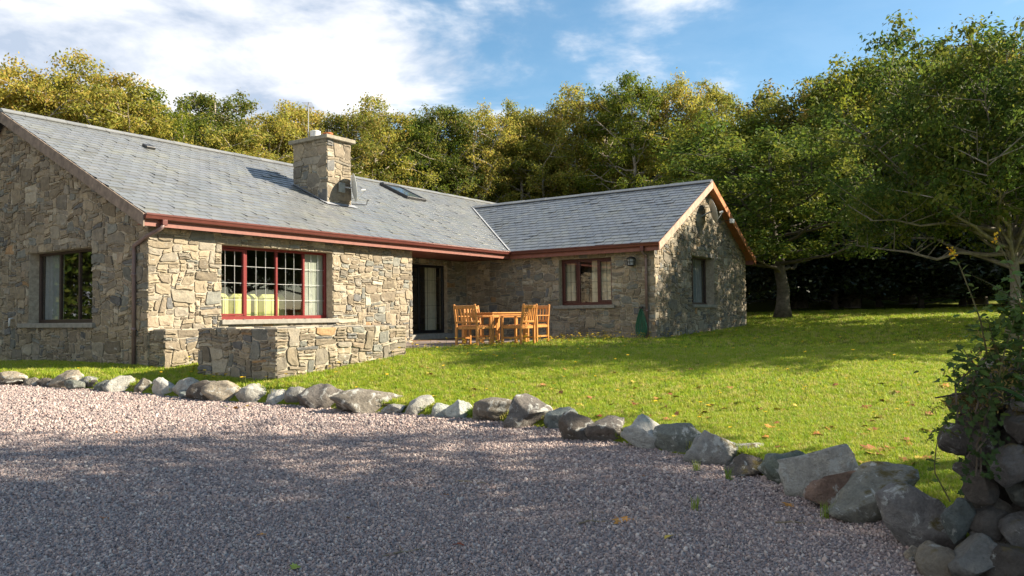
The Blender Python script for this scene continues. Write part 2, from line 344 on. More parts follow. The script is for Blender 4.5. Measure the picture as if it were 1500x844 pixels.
# gravel drive sheet
def gravel_mat():
    mt, t, b, o = new_mat('gravel'); v = tex(t, 'ShaderNodeTexVoronoi', 55); n = tex(t, 'ShaderNodeTexNoise', .8, Detail=5.0); n3 = tex(t, 'ShaderNodeTexNoise', 30, Detail=4.0)
    c = ramp(t, v.outputs['Color'], [(.1, (.15, .125, .125)), (.5, (.27, .23, .225)), (.9, (.38, .33, .31))])
    c = mixc(t, .5, c, ramp(t, n.outputs[0], [(.3, (.8, .78, .8)), (.7, (1.15, 1.1, 1.05))]), 'MULTIPLY')
    t.links.new(c, b.inputs['Base Color']); b.inputs['Roughness'].default_value = .9
    ml = t.nodes.new('ShaderNodeMath'); ml.operation = 'MULTIPLY'; t.links.new(v.outputs['Distance'], ml.inputs[0]); ml.inputs[1].default_value = -1
    bump(t, b, ml.outputs[0], .9, .02); return mt
M['gravel'] = gravel_mat()
us = np.linspace(0, 1, 60)
gx = np.unique(np.r_[np.linspace(-60, -12, 40), np.arange(-12, 6, .2), np.linspace(6, 60, 30)])
GX = np.repeat(gx[None], len(us), 0); top = edge_y(gx)+.05; bot = np.full_like(gx, -30.0)
GY = top[None]*(1-us[:, None]**1.6)+bot[None]*us[:, None]**1.6
GZ = gravel_z(GX, GY)+.012*np.sin(GX*1.7+GY*.9)*np.sin(GY*1.3-GX*.5)
me = bpy.data.meshes.new('gravel_drive'); ii = np.arange(GX.size).reshape(GX.shape)
fs = np.stack([ii[:-1, :-1], ii[1:, :-1], ii[1:, 1:], ii[:-1, 1:]], -1).reshape(-1, 4)
me.from_pydata(np.stack([GX, GY, GZ], -1).reshape(-1, 3).tolist(), [], fs.tolist()); me.materials.append(M['gravel']); me.update()
tag(link_mesh('gravel_drive', me), kind='structure')
def gz(x, y): return gravel_z(x, y)+.012*np.sin(x*1.7+y*.9)*np.sin(y*1.3-x*.5)
def ground(x, y): return float(gz(x, y)) if y < edge_y(x) else float(lawn_z(x, y))
def ray(px, py):
    d = _f+_r*((px-750)/F_PX)-_u*((py-422)/F_PX); return d/d[1]
def at(px, py, Y): return CAM+ray(px, py)*Y                 # the point at forward distance Y
def on_ground(px, py):
    d = ray(px, py); Y = 2.0
    while Y < 80:
        p = CAM+d*Y
        if p[2] <= ground(p[0], p[1]): break
        Y += .02
    return CAM+d*Y
# patio paving beside the house
def paving():
    mt, t, b, o = new_mat('patio_paving'); br = t.nodes.new('ShaderNodeTexBrick'); c = t.nodes.new('ShaderNodeTexCoord'); t.links.new(c.outputs['Object'], br.inputs['Vector'])
    br.inputs['Scale'].default_value = 2.2; br.inputs['Color1'].default_value = (.17, .13, .115, 1); br.inputs['Color2'].default_value = (.23, .18, .155, 1); br.inputs['Mortar'].default_value = (.10, .085, .07, 1); br.inputs['Mortar Size'].default_value = .012
    n = tex(t, 'ShaderNodeTexNoise', 5, Detail=6.0); t.links.new(mixc(t, .7, br.outputs[0], ramp(t, n.outputs[0], [(.3, (.7, .7, .7)), (.7, (1.3, 1.25, 1.2))]), 'MULTIPLY'), b.inputs['Base Color'])
    b.inputs['Roughness'].default_value = .85; bump(t, b, n.outputs[0], .3, .01); return mt
M['paving'] = paving()
b = MB(); b.prism([(3.2, -2.6, -.25), (11.36, -2.6, -.25), (11.36, 1.57, -.25), (7.08, 1.57, -.25), (7.08, -.03, -.25), (3.2, -.03, -.25)], (0, 0, 0), (0, 0, .265))
po = b.build('patio', M['paving']); po.location = H(0, 0); po.rotation_euler.z = HOUSE_RZ; tag(po, kind='structure')

# ------------------------------------------------------------------ stone walling
PAL = [((.265, .235, .185), 5), ((.298, .25, .178), 6), ((.23, .192, .14), 4), ((.345, .287, .20), 3.5), ((.165, .163, .155), 1.6), ((.225, .225, .195), 2.4), ((.40, .355, .27), 2.0), ((.40, .26, .14), .15), ((.33, .265, .19), .8)]
_pw = np.array([p[1] for p in PAL]); _pw = _pw/_pw.sum()
def rubble(mb, O, T, Nn, Lw, hfun, z0, openings, seed, cw=.06, ch=.043, ext=(0, 0), big=1.0, tone=1.0, thin=.56):
    """random rubble stones on the face of a wall: O origin, T direction, Nn outward normal; openings [(x0,x1,z0,z1)]"""
    rng = random.Random(seed); ph = [(rng.uniform(-1, 1)*6.3, rng.uniform(2, 9)*rng.choice((-1, 1)), rng.uniform(3, 11)) for _ in range(10)]
    hmax = max(hfun(x) for x in np.linspace(0, Lw, 80)); X0, X1 = -ext[0], Lw+ext[1]
    nx = int(round((X1-X0)/cw)); nz = int(math.ceil((hmax-z0)/ch)); cw = (X1-X0)/nx
    occ = np.zeros((nz, nx), bool); op = []
    for a, b2, c, d in openings:
        i0, i1, k0, k1 = round((a-X0)/cw), round((b2-X0)/cw), round((c-z0)/ch), round((d-z0)/ch); occ[max(k0, 0):k1, max(i0, 0):i1] = True; op.append((a, b2, c, d, X0+i0*cw, X0+i1*cw, z0+k0*ch, z0+k1*ch))
    def fit(x, z):                                           # snaps cell edges to the true opening edges
        for a, b2, c, d, ga, gb, gc, gd in op:
            if gc-1e-6 <= z <= gd+1e-6:
                if abs(x-ga) < 1e-6: x = a
                elif abs(x-gb) < 1e-6: x = b2
            if ga-1e-6 <= x <= gb+1e-6 or a-1e-6 <= x <= b2+1e-6:
                if abs(z-gc) < 1e-6: z = c
                elif abs(z-gd) < 1e-6: z = d
        return x, z
    def warp(x, z):
        e = min(1.0, (x-X0)/.25, (X1-x)/.25)
        for a, b2, c, d, *_ in op:
            dx = max(a-x, 0, x-b2); dz = max(c-z, 0, z-d); e = min(e, math.hypot(dx, dz)/.18)
        e = max(0, e); wx = sum(math.sin(p+kx*x+kz*z) for p, kx, kz in ph[:5]); wz = sum(math.sin(p+kx*x*.8+kz*z*.7) for p, kx, kz in ph[5:])
        return x+.017*e*wx, z+.0155*e*wz
    for k in range(nz):
        i = 0
        while i < nx:
            if occ[k, i]: i += 1; continue
            r = rng.random()
            if r < thin: wi, hi = rng.randint(2, 6), rng.choice((1, 1, 1, 2))
            elif r < .84: wi, hi = rng.randint(3, 6), rng.randint(2, 4)
            elif r < .84+.11*big: wi, hi = rng.randint(5, 9), rng.randint(3, 6)
            else: wi, hi = rng.randint(2, 4), rng.randint(3, 6)
            w_ = 0
            while i+w_ < nx and w_ < wi and not occ[k, i+w_]: w_ += 1
            if i+w_ < nx and not occ[k, i+w_] and (i+w_+1 >= nx or occ[k, i+w_+1]): w_ += 1
            h_ = 1
            while h_ < hi and k+h_ < nz and not occ[k+h_, i:i+w_].any(): h_ += 1
            if k+h_ == nz-1 and not occ[nz-1, i:i+w_].any(): h_ += 1
            occ[k:k+h_, i:i+w_] = True
            xa, xb, za, zb = X0+i*cw, X0+(i+w_)*cw, z0+k*ch, z0+(k+h_)*ch
            i += w_
            pts = []
            cr = [rng.uniform(.03, .24) for _ in range(4)]; sw = xb-xa; sh = zb-za
            def P_(u, v): return fit_or(xa+u*sw, za+v*sh)
            def fit_or(x, z): return warp(*fit(x, z))
            for u, v in ((cr[0], 0), (.5, 0), (1-cr[1], 0), (1, cr[1]), (1, .5), (1, 1-cr[2]), (1-cr[2], 1), (.5, 1), (cr[3], 1), (0, 1-cr[3]), (0, .5), (0, cr[0])):
                pts.append(P_(u, v))
            cxm = sum(p[0] for p in pts)/12; czm = sum(p[1] for p in pts)/12
            top = hfun(min(max(cxm, 0), Lw))
            if za > top-.02: continue
            g = .0045; depth = rng.uniform(.008, .030); tx, tz = rng.uniform(-.10, .10), rng.uniform(-.12, .08)
            A, B = [], []
            for x, z in pts:
                dx, dz = x-cxm, z-czm; q = math.hypot(dx, dz)+1e-6; j = g+rng.uniform(0, .006)
                x1, z1 = cxm+dx*(1-j/q), czm+dz*(1-j/q); j2 = j+rng.uniform(.003, .011); x2, z2 = cxm+dx*(1-min(.5, j2/q)), czm+dz*(1-min(.5, j2/q))
                tp = hfun(min(max(x1, 0), Lw)); z1 = min(z1, tp); z2 = min(z2, tp-.004)
                A.append((x1, z1, -.012)); B.append((x2, z2, depth+(x2-cxm)*tx*.5+(z2-czm)*tz*.5+rng.uniform(-.005, .005)))
            Bm = [(cxm+(x-cxm)*.55+rng.uniform(-.012, .012), min(czm+(z-czm)*.55, hfun(min(max(x, 0), Lw))-.004), d+rng.uniform(-.004, .010)) for x, z, d in B[::2]]
            to = lambda p: (O[0]+T[0]*p[0]+Nn[0]*max(p[2], -.012), O[1]+T[1]*p[0]+Nn[1]*max(p[2], -.012), p[1])
            c = PAL[int(np.searchsorted(np.cumsum(_pw), rng.random()))][0]; kk = rng.uniform(.78, 1.25)*tone
            if sw*sh > .07: kk *= .9
            mb.cc = tuple(x*kk for x in c)
            fs_ = [(q, (q+1) % 12, 12+(q+1) % 12, 12+q) for q in range(12)]
            for q in range(6):
                a0, a1, a2 = 12+2*q, 12+2*q+1, 12+(2*q+2) % 12; fs_ += [(a0, a1, 24+q), (a1, a2, 24+(q+1) % 6, 24+q)]
            fs_.append(tuple(24+q for q in range(6)))
            mb.add([to(p) for p in A+B+Bm], fs_)
    mb.cc = (1, 1, 1)
def wall(parent, name, O, T, Lw, hfun, z0, openings, seed, thick=.30, trim=(0, 0), ext=(0, 0), top_pts=None, tone=1.0, label=None):
    """stones over a solid core; the core is split round the openings, trim shortens it at either end"""
    Nn = (T[1], -T[0]); mb = MB(); mb.m = 0
    rubble(mb, O, T, Nn, Lw, hfun, z0, openings, seed, ext=ext, tone=tone)
    mb.m = 1; xs_ = sorted({trim[0], Lw-trim[1], *[q for o in openings for q in o[:2]], *(top_pts or [])}); xs_ = [x for x in xs_ if trim[0]-1e-6 <= x <= Lw-trim[1]+1e-6]
    q = lambda x, d, z: (O[0]+T[0]*x-Nn[0]*d, O[1]+T[1]*x-Nn[1]*d, z)
    for xa, xb in zip(xs_[:-1], xs_[1:]):
        segs = [(z0, None)]
        for a, b2, c, d in openings:
            if a-1e-6 <= xa and xb <= b2+1e-6: segs = ([(z0, c)] if c > z0+.01 else [])+[(d, None)]
        for za, zb in segs:
            ha, hb = (zb, zb) if zb is not None else (hfun(xa), hfun(xb))
            mb.add([q(xa, 0, za), q(xb, 0, za), q(xb, thick, za), q(xa, thick, za), q(xa, 0, ha), q(xb, 0, hb), q(xb, thick, hb), q(xa, thick, ha)],
                   [(3, 2, 1, 0), (4, 5, 6, 7), (0, 1, 5, 4), (1, 2, 6, 5), (2, 3, 7, 6), (3, 0, 4, 7)])
    o = mb.build(name, [M['stone'], M['mortar']], parent)
    if label: o['label'] = label
    return o

# ------------------------------------------------------------------ the cottage (house axes: x along the long front, y into the house)
ZE, OV, PM, HM = 2.575, 0.266, 0.4773, 5.452
LW, PW, WW, L1, D1 = 11.394, 4.768, 7.576, 7.071, 1.594
ZRW = 4.713; PWG = (ZRW-ZE)/(WW/2+OV); ZR = ZE+PM*(HM+OV); DEPTH = 2*HM; XE = LW+WW; OG, OGW = .24, .27
HCAM = np.array([-HX, -HY, CAM[2]])
def hdir(px, py):
    d = ray(px, py); return np.array([d[0]*_c+d[1]*_s, -d[0]*_s+d[1]*_c, d[2]])
def hit(px, py, ax, val):
    d = hdir(px, py); return HCAM+d*((val-HCAM[ax])/d[ax])
def hit_roof(px, py):
    d = hdir(px, py); n = np.array([0, -PM, 1]); k = ZE+PM*OV; return HCAM+d*((k-n@HCAM)/(n@d))
house = empty('stone_cottage', H(0, 0), HOUSE_RZ)
tag(house, 'long grey stone bungalow with slate roof, red window frames and a gabled wing', 'house')
mainroof = lambda y: ZE+PM*(min(y, DEPTH-y)+OV)
TOPF = lambda x: 2.36
gtop = lambda s: mainroof(DEPTH-s)-.10
wtop = lambda s: ZE+PWG*(min(s, WW-s)+OV)-.10
Z0 = -.75
OPF = [(1.506, 4.40, .652, 2.145)]; OPG = [(DEPTH-4.56, DEPTH-1.933, .623, 2.112)]
OPD = [(1.15, 10.45-L1, .167, 2.193)]; OPW = [(D1+1.7975, D1+3.49, .936, 2.257)]
ga = hit(1013.5, 445, 1, -PW); gb = hit(1045, 380, 1, -PW); OPWG = [(ga[0]-LW, gb[0]-LW, ga[2]-.02, gb[2]+.02)]
wall(house, 'stone_wall', (0, 0), (1, 0), L1, TOPF, Z0, OPF, 11, trim=(.302, .302), ext=(.02, .02), tone=.9)
wall(house, 'stone_wall', (0, DEPTH), (0, -1), DEPTH, gtop, Z0, OPG, 12, ext=(.0, .02), top_pts=[HM], tone=.84)
wall(house, 'stone_wall', (L1, 0), (0, 1), D1, TOPF, Z0, [], 13, ext=(.02, -.02), trim=(0, .302))
wall(house, 'stone_wall', (L1, D1), (1, 0), LW-L1, TOPF, Z0, OPD, 14, trim=(-.3, .0), tone=.9)
wall(house, 'stone_wall', (LW, D1), (0, -1), D1+PW, TOPF, Z0, OPW, 15, trim=(-.3, 0), ext=(-.05, .02), tone=.9)
wall(house, 'stone_wall', (LW, -PW), (1, 0), WW, wtop, Z0, OPWG, 26, trim=(.302, .302), ext=(.02, .02), top_pts=[WW/2], tone=.84)
wall(house, 'stone_wall', (XE, -PW), (0, 1), PW+DEPTH, lambda s: 2.36 if s < PW else mainroof(s-PW)-.10, Z0, [], 17, ext=(.02, 0), top_pts=[PW-.001, PW+.001, PW+HM])
wall(house, 'stone_wall', (XE, DEPTH), (-1, 0), XE, TOPF, Z0, [], 18, trim=(.302, .302))
# rooms inside
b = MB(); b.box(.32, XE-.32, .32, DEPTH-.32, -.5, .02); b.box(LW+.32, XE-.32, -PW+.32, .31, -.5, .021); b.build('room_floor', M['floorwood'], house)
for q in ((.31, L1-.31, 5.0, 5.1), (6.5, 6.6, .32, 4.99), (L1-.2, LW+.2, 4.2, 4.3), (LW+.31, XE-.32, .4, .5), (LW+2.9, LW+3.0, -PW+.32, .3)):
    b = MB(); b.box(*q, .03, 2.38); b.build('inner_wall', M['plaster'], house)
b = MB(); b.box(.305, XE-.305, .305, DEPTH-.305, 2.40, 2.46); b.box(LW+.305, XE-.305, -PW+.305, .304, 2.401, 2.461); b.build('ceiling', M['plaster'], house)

# roof slopes: real slates laid in courses
SL = [(.158, .167, .173), (.166, .171, .171), (.15, .158, .168), (.172, .178, .169), (.158, .169, .175)]
def slates(O, A, S, la, ls, seed, skip=None, name='slate_slope'):
    """O eave corner, A unit along the eave, S unit up the slope"""
    rng = random.Random(seed); O, A, S = (np.array(q, float) for q in (O, A, S)); Nn = np.cross(A, S)
    if Nn[2] < 0: Nn = -Nn
    mb = MB(); ex = .225; wd = .27; nr = int(ls/ex)+1
    for r in range(nr):
        off = (wd/2 if r % 2 else 0)+rng.uniform(-.02, .02); a = -off
        while a < la:
            a0, a1 = max(a+.005, 0), min(a+wd-.005, la); a += wd
            if a1-a0 < .03: continue
            mid = O+A*(a0+a1)/2+S*(r+.5)*ex
            if skip and skip(mid): continue
            lift = .017+(rng.random()**2*.018 if rng.random() < .4 else 0); k = rng.uniform(.93, 1.08)*(1.0 if rng.random() > .06 else rng.uniform(.75, 1.2)); c = rng.choice(SL); mb.cc = tuple(q*k for q in c)
            s0, s1 = r*ex-.012+rng.uniform(-.0015, .0015), min((r+1)*ex+.03, ls); l2 = rng.uniform(-.0012, .0012)
            p = [O+A*a0+S*s0+Nn*(lift+l2), O+A*a1+S*s0+Nn*(lift-l2), O+A*a1+S*s1+Nn*.004, O+A*a0+S*s1+Nn*.004, O+A*a0+S*s0+Nn*.001, O+A*a1+S*s0+Nn*.001]
            mb.add(p, [(0, 1, 2, 3), (4, 5, 1, 0)])
    mb.cc = (1, 1, 1)
    return mb.build(name, M['slate'], house)
def unit(v): v = np.array(v, float); return v/np.linalg.norm(v)
SM = unit((0, 1, PM)); LSM = math.hypot(HM+OV, PM*(HM+OV)); SWg = unit((1, 0, PWG)); LSW = math.hypot(WW/2+OV, ZRW-ZE)
def z_wing(x): return ZE+PWG*(min(x-LW, XE-x)+OV)
def z_main(y): return ZE+PM*(min(y, DEPTH-y)+OV)
slates((-OG, -OV, ZE-.012), (1, 0, 0), SM, XE+2*OG, LSM, 1, skip=lambda p: p[0] > LW-OV and z_wing(p[0]) > p[2]+.10)
slates((XE+OG, DEPTH+OV, ZE-.012), (-1, 0, 0), unit((0, -1, PM)), XE+2*OG, LSM, 2)
YV = -OV+(ZRW-ZE)/PM+.3
slates((LW-OV, -PW-OGW, ZE-.012), (0, 1, 0), SWg, YV+PW+OGW, LSW, 3, skip=lambda p: p[1] > -OV and z_main(p[1]) > p[2]+.10)
slates((XE+OV, YV, ZE-.012), (0, -1, 0), unit((-1, 0, PWG)), YV+PW+OGW, LSW, 4, skip=lambda p: p[1] > -OV and z_main(p[1]) > p[2]+.10)
b = MB()
def slab(pts, t=.05, dz=-.018):
    n = len(pts); p = [np.array(q, float)+(0, 0, dz) for q in pts]; b.add([*p, *[q-np.array((0, 0, t)) for q in p]], [tuple(range(n)), tuple(range(2*n-1, n-1, -1))]+[(i, n+i, n+(i+1) % n, (i+1) % n) for i in range(n)])
slab([(-OG+.01, -OV+.01, ZE), (XE+OG, -OV+.01, ZE), (XE+OG, HM, ZR), (-OG+.01, HM, ZR)])
slab([(XE+OG, DEPTH+OV, ZE), (-OG+.01, DEPTH+OV, ZE), (-OG+.01, HM+.002, ZR), (XE+OG, HM+.002, ZR)])
slab([(LW-OV+.01, -PW-OGW+.01, ZE), (LW-OV+.01, YV, ZE), (LW+WW/2, YV, ZRW), (LW+WW/2, -PW-OGW+.01, ZRW)][::-1])
slab([(XE+OV, -PW-OGW+.01, ZE), (XE+OV, YV, ZE), (LW+WW/2+.002, YV, ZRW), (LW+WW/2+.002, -PW-OGW+.01, ZRW)])
b.build('roof_deck', M['under'], house)
# ridge tiles and valley
def ridge(O, A, ln, seg=.45, name='ridge_tiles'):
    rb = MB(); O, A = np.array(O, float), np.array(A, float); side = np.cross(A, (0, 0, 1)); n = int(ln/seg); rng = random.Random(5)
    for i in range(n):
        k = rng.uniform(.9, 1.15); rb.cc = (.20*k, .20*k, .19*k); u0, u1 = i*ln/n+.004, (i+1)*ln/n-.004; dz = rng.uniform(-.004, .006)
        pr = [side*-.16+np.array((0, 0, -.055)), side*-.03+np.array((0, 0, .03+dz)), side*.03+np.array((0, 0, .03+dz)), side*.16+np.array((0, 0, -.055)), side*.15+np.array((0, 0, -.075)), side*-.15+np.array((0, 0, -.075))]
        rb.prism([O+q for q in pr], A*u0, A*u1)
    rb.cc = (1, 1, 1); return rb.build(name, M['slate'], house)
ridge((-OG, HM, ZR+.02), (1, 0, 0), XE+2*OG); yv0 = -OV+(ZRW-ZE)/PM
ridge((LW+WW/2, -PW-OGW, ZRW+.02), (0, 1, 0), yv0+PW+OGW-.05)
b = MB(); v0 = np.array((LW-OV, -OV, ZE+.02)); v1 = np.array((LW+WW/2, yv0, ZRW+.02)); dd = unit(v1-v0); sd_ = unit(np.cross(dd, (0, 0, 1)))
b.prism([v0-sd_*.04+(0, 0, .03), v0+(0, 0, .012), v0+sd_*.025+(0, 0, .025), v0+(0, 0, -.02)], (0, 0, 0), v1-v0); b.build('valley_flashing', M['valley'], house)
# fascias, soffits and gutters
b = MB(); b.box(-OG, LW-OV-.001, -OV+.01, -OV+.035, ZE-.235, ZE-.03); b.box(LW-OV+.01, LW-OV+.035, -PW-OGW+.03, -OV+.009, ZE-.235, ZE-.03); b.box(XE+OV-.035, XE+OV-.01, -PW-OGW+.03, DEPTH, ZE-.235, ZE-.03); b.build('fascia', M['fascia'], house)
b = MB(); b.box(-OG+.03, L1+.02, -OV+.036, -.005, ZE-.205, ZE-.19); b.box(L1+.021, LW-OV+.04, -OV+.036, D1+.02, ZE-.205, ZE-.19); b.box(LW-OV+.041, LW+.02, -PW-.01, D1+.02, ZE-.204, ZE-.189); b.build('soffit', M['fascia'], house)
GP = [(0, 0), (0, -.105), (.055, -.112), (.085, -.095), (.098, -.05), (.112, -.03), (.112, -.002), (.102, -.002), (.10, -.02), (.012, -.02), (.012, 0)]
b = MB(); b.prism([(0, -OV+.008-d, ZE-.012+z) for d, z in GP], (-OG-.01, 0, 0), (LW-OV-.10, 0, 0)); b.build('gutter', M['gutter'], house, label) if False else b.build('gutter', M['gutter'], house)
b = MB(); b.prism([(LW-OV+.008-d, 0, ZE-.012+z) for d, z in GP], (0, -PW-OGW-.02, 0), (0, -OV-.02, 0)); b.build('gutter', M['gutter'], house)
# bargeboards
def barge(p0, p1, out_, hgt, th, mat, name='bargeboard'):
    bb = MB(); o3 = np.array(out_, float)*th; p0, p1 = np.array(p0, float), np.array(p1, float)
    bb.prism([p0, p0+o3, p0+o3-(0, 0, hgt), p0-(0, 0, hgt)], (0, 0, 0), p1-p0); return bb.build(name, mat, house)
barge((-OG, -OV-.02, ZE-.02), (-OG, HM, ZR-.01), (-1, 0, 0), .235, .028, M['bargegrey'])
barge((-OG, DEPTH+OV, ZE-.02), (-OG, HM+.001, ZR-.01), (-1, 0, 0), .235, .028, M['bargegrey'])
yw = -PW-OGW
barge((LW-OV-.05, yw, ZE-.03), (LW+WW/2, yw, ZRW-.005), (0, -1, 0), .21, .028, M['bargepink'])
barge((XE+OV+.05, yw, ZE-.03), (LW+WW/2+.001, yw, ZRW-.005), (0, -1, 0), .21, .028, M['bargeorange'])
def vsoff(p0, p1, d, mat):
    bb = MB(); p0, p1, d = (np.array(q, float) for q in (p0, p1, d)); bb.prism([p0, p0+d, p0+d-(0, 0, .02), p0-(0, 0, .02)], (0, 0, 0), p1-p0); return bb.build('verge_soffit', mat, house)
vsoff((-OG+.002, -OV+.04, ZE-.06), (-OG+.002, HM, ZR-.075), (OG+.02, 0, 0), M['bargegrey'])
vsoff((LW-OV+.04, yw+.002, ZE-.07), (LW+WW/2, yw+.002, ZRW-.08), (0, OGW+.02, 0), M['bargeorange'])
vsoff((XE+OV-.04, yw+.002, ZE-.07), (LW+WW/2, yw+.002, ZRW-.08), (0, OGW+.02, 0), M['bargeorange'])
# downpipes
def downpipe(pts, foot_z, rad=.036):
    bb = MB(); bb.tube(pts, rad, 12); o = bb.build('downpipe', M['pipe'], house, smooth=True)
    for z in (foot_z+.75, foot_z+1.75):
        p = pts[-1]; c2 = MB(); c2.lathe([(rad+.002, -.03), (rad+.012, -.026), (rad+.012, .026), (rad+.002, .03)], 12, (p[0], p[1], z)); c2.build('pipe_bracket', M['pipe'], o, smooth=True)
    return o
ydp = hit(196, 450, 0, -.06)[1]
b = MB(); b.bbox(.06, .16, -OV-.09, -OV-.005, ZE-.21, ZE-.11); b.build('gutter_outlet', M['gutter'], house)
downpipe([(.10, -OV-.05, ZE-.19), (.06, -OV-.05, ZE-.26), (-.045, -.02, ZE-.40), (-.06, ydp, ZE-.55), (-.06, ydp, ZE-.68), (-.06, ydp, -.3)], -.25)
yd2 = hit(947.5, 430, 0, LW-.06)[1]
b = MB(); b.bbox(LW-OV-.09, LW-OV-.005, yd2-.05, yd2+.05, ZE-.24, ZE-.11); b.build('gutter_outlet', M['gutter'], house)
downpipe([(LW-OV-.04, yd2, ZE-.22), (LW-OV-.02, yd2, ZE-.26), (LW-.075, yd2, ZE-.36), (LW-.075, yd2, ZE-.45), (LW-.075, yd2, -.05)], .0)

# ---- windows
def window(name, O, T, op, rev, mull, fmat, bars=None, curtains=(), sill=None, fw=.055, opened=(), cmat='cream', label=None):
    Nn = (T[1], -T[0]); x0, x1, z0, z1 = op
    def W(s, d, z): return (O[0]+T[0]*s-Nn[0]*d, O[1]+T[1]*s-Nn[1]*d, z)
    def bx(mb, s0, s1, d0, d1, za, zb):
        Mx = Matrix(((T[0], -Nn[0], 0, O[0]), (T[1], -Nn[1], 0, O[1]), (0, 0, 1, 0), (0, 0, 0, 1))); mb.bbox(s0, s1, d0, d1, za, zb, .006, Mx)
    fr = MB(); e = .006
    bx(fr, x0-e, x1+e, rev, rev+.075, z0-e, z0+fw+.02); bx(fr, x0-e, x1+e, rev, rev+.075, z1-fw, z1+e)
    edges = [x0]+[x0+(x1-x0)*q for q in mull]+[x1]
    bx(fr, x0-e, x0+fw, rev+.002, rev+.073, z0+fw+.018, z1-fw+.002); bx(fr, x1-fw, x1+e, rev+.002, rev+.073, z0+fw+.018, z1-fw+.002)
    for q in edges[1:-1]: bx(fr, q-fw*.5, q+fw*.5, rev+.003, rev+.072, z0+fw+.018, z1-fw+.002)
    for k in opened:
        a, c = edges[k]+fw*.5, edges[k+1]-fw*.5; a = max(a, x0+fw); c = min(c, x1-fw); t = .042
        bx(fr, a+.002, a+t, rev-.012, rev+.05, z0+fw+.022, z1-fw-.004); bx(fr, c-t, c-.002, rev-.012, rev+.05, z0+fw+.022, z1-fw-.004)
        bx(fr, a+t, c-t, rev-.011, rev+.049, z0+fw+.023, z0+fw+.023+t); bx(fr, a+t, c-t, rev-.011, rev+.049, z1-fw-.005-t, z1-fw-.005)
    wo = fr.build(name, fmat, house)
    if label: wo['label'] = label
    p = MB(); d = rev+.035; p.box(0, 1, 0, 1, 0, 1) if False else p.add([W(x0, d, z0), W(x1, d, z0), W(x1, d, z1), W(x0, d, z1)], [(0, 1, 2, 3)]); p.build('pane', M['glass'], wo)
    if bars:
        gb_ = MB(); nxb, nzb, sel, bm = bars
        for k in sel:
            a, c = edges[k]+fw*.5, edges[k+1]-fw*.5
            for i in range(1, nxb): s = a+(c-a)*i/nxb; bx(gb_, s-.0035, s+.0035, rev+.026, rev+.044, z0+fw, z1-fw)
            for j in range(1, nzb): z = z0+fw+(z1-z0-2*fw)*j/nzb; bx(gb_, a, c, rev+.027, rev+.043, z-.0035, z+.0035)
        gb_.build('glazing_bars', bm, wo)
    for a, c, dep, mt_, amp in curtains:
        cu = MB(); n = max(12, int((c-a)*(x1-x0)*40)); rng = random.Random(int(a*100)+7); ph = rng.uniform(0, 6); vs = []
        for i in range(n+1):
            s = x0+(x1-x0)*(a+(c-a)*i/n); dd_ = rev+dep+amp*(math.sin(i*.9+ph)+.5*math.sin(i*1.7+ph*2))
            vs += [W(s, dd_, z0+.02), W(s, dd_*1.0+.01, z1+.02)]
        cu.add(vs, [(2*i, 2*i+2, 2*i+3, 2*i+1) for i in range(n)]); cu.build('curtain', mt_, wo, smooth=True)
    if sill:
        sl = MB(); bx(sl, x0-sill[0], x1+sill[1], -.085, rev+.01, z0-.095, z0-.003); sl.build('sill', M['sill'], wo)
    return wo
window('window', (0, 0), (1, 0), OPF[0], .20, (.25, .52, .775), M['redwood'], bars=(3, 4, (0, 1, 2, 3), M['white']), curtains=[(.775, 1.0, .078, M['curtain'], .006)], sill=(.03, .12), opened=(0,), label='red window')
window('window', (0, DEPTH), (0, -1), OPG[0], .20, (.34, .64, .92), M['brownframe'], curtains=[(.02, .33, .10, M['netcurtain'], .015)], sill=(.35, .14))
window('window', (LW, D1), (0, -1), OPW[0], .17, (.33, .70), M['mahog'], bars=(2, 4, (0, 1, 2), M['darkmetal']), curtains=[(.0, .20, .16, M['cream'], .02), (.52, 1.0, .16, M['cream'], .025)], sill=(.18, .10), opened=(0, 2), fw=.065)
window('window', (LW, -PW), (1, 0), OPWG[0], .26, (.42,), M['brownframe'], curtains=[(.45, .98, .12, M['netcurtain'], .02)], sill=(.03, .05), fw=.05)
# sliding patio door
dr = window('patio_door', (L1, D1), (1, 0), OPD[0], .12, (.5,), M['blackframe'], bars=(3, 5, (1,), M['darkmetal']), curtains=[(.70, .93, .20, M['cream'], .02)], fw=.075)
b = MB(); b.bbox(L1+.95, 10.65, D1-.42, D1+.10, -.1, .155, .012); b.build('door_step', M['sill'], house)
# ---- chimney
XC, YC, WC_, DC, ZC = 6.057, 1.997, .816, 1.297, 5.346
zb = lambda y: ZE+PM*(y+OV)
ch = MB(); ch.m = 0
for O_, T_, ln in (((XC, YC), (1, 0), WC_), ((XC+WC_, YC), (0, 1), DC), ((XC+WC_, YC+DC), (-1, 0), WC_), ((XC, YC+DC), (0, -1), DC)):
    rubble(ch, O_, T_, (T_[1], -T_[0]), ln, lambda s: ZC, 3.45, [], 31+int(ln*100)+int(T_[0]*3+T_[1]*7), cw=.085, ch=.075, ext=(.015, .015), tone=.95)
ch.m = 1; ch.box(XC, XC+WC_, YC, YC+DC, 3.3, ZC); cho = ch.build('chimney', [M['stone'], M['mortar']], house)
b = MB(); b.bbox(XC-.11, XC+WC_+.11, YC-.11, YC+DC+.11, ZC, ZC+.10, .012); b.build('chimney_cap', M['concrete'], cho)
b = MB(); b.box(XC-.012-.12, XC-.04, YC-.1, YC+DC, zb(YC)-.2, zb(YC)-.1) if False else None
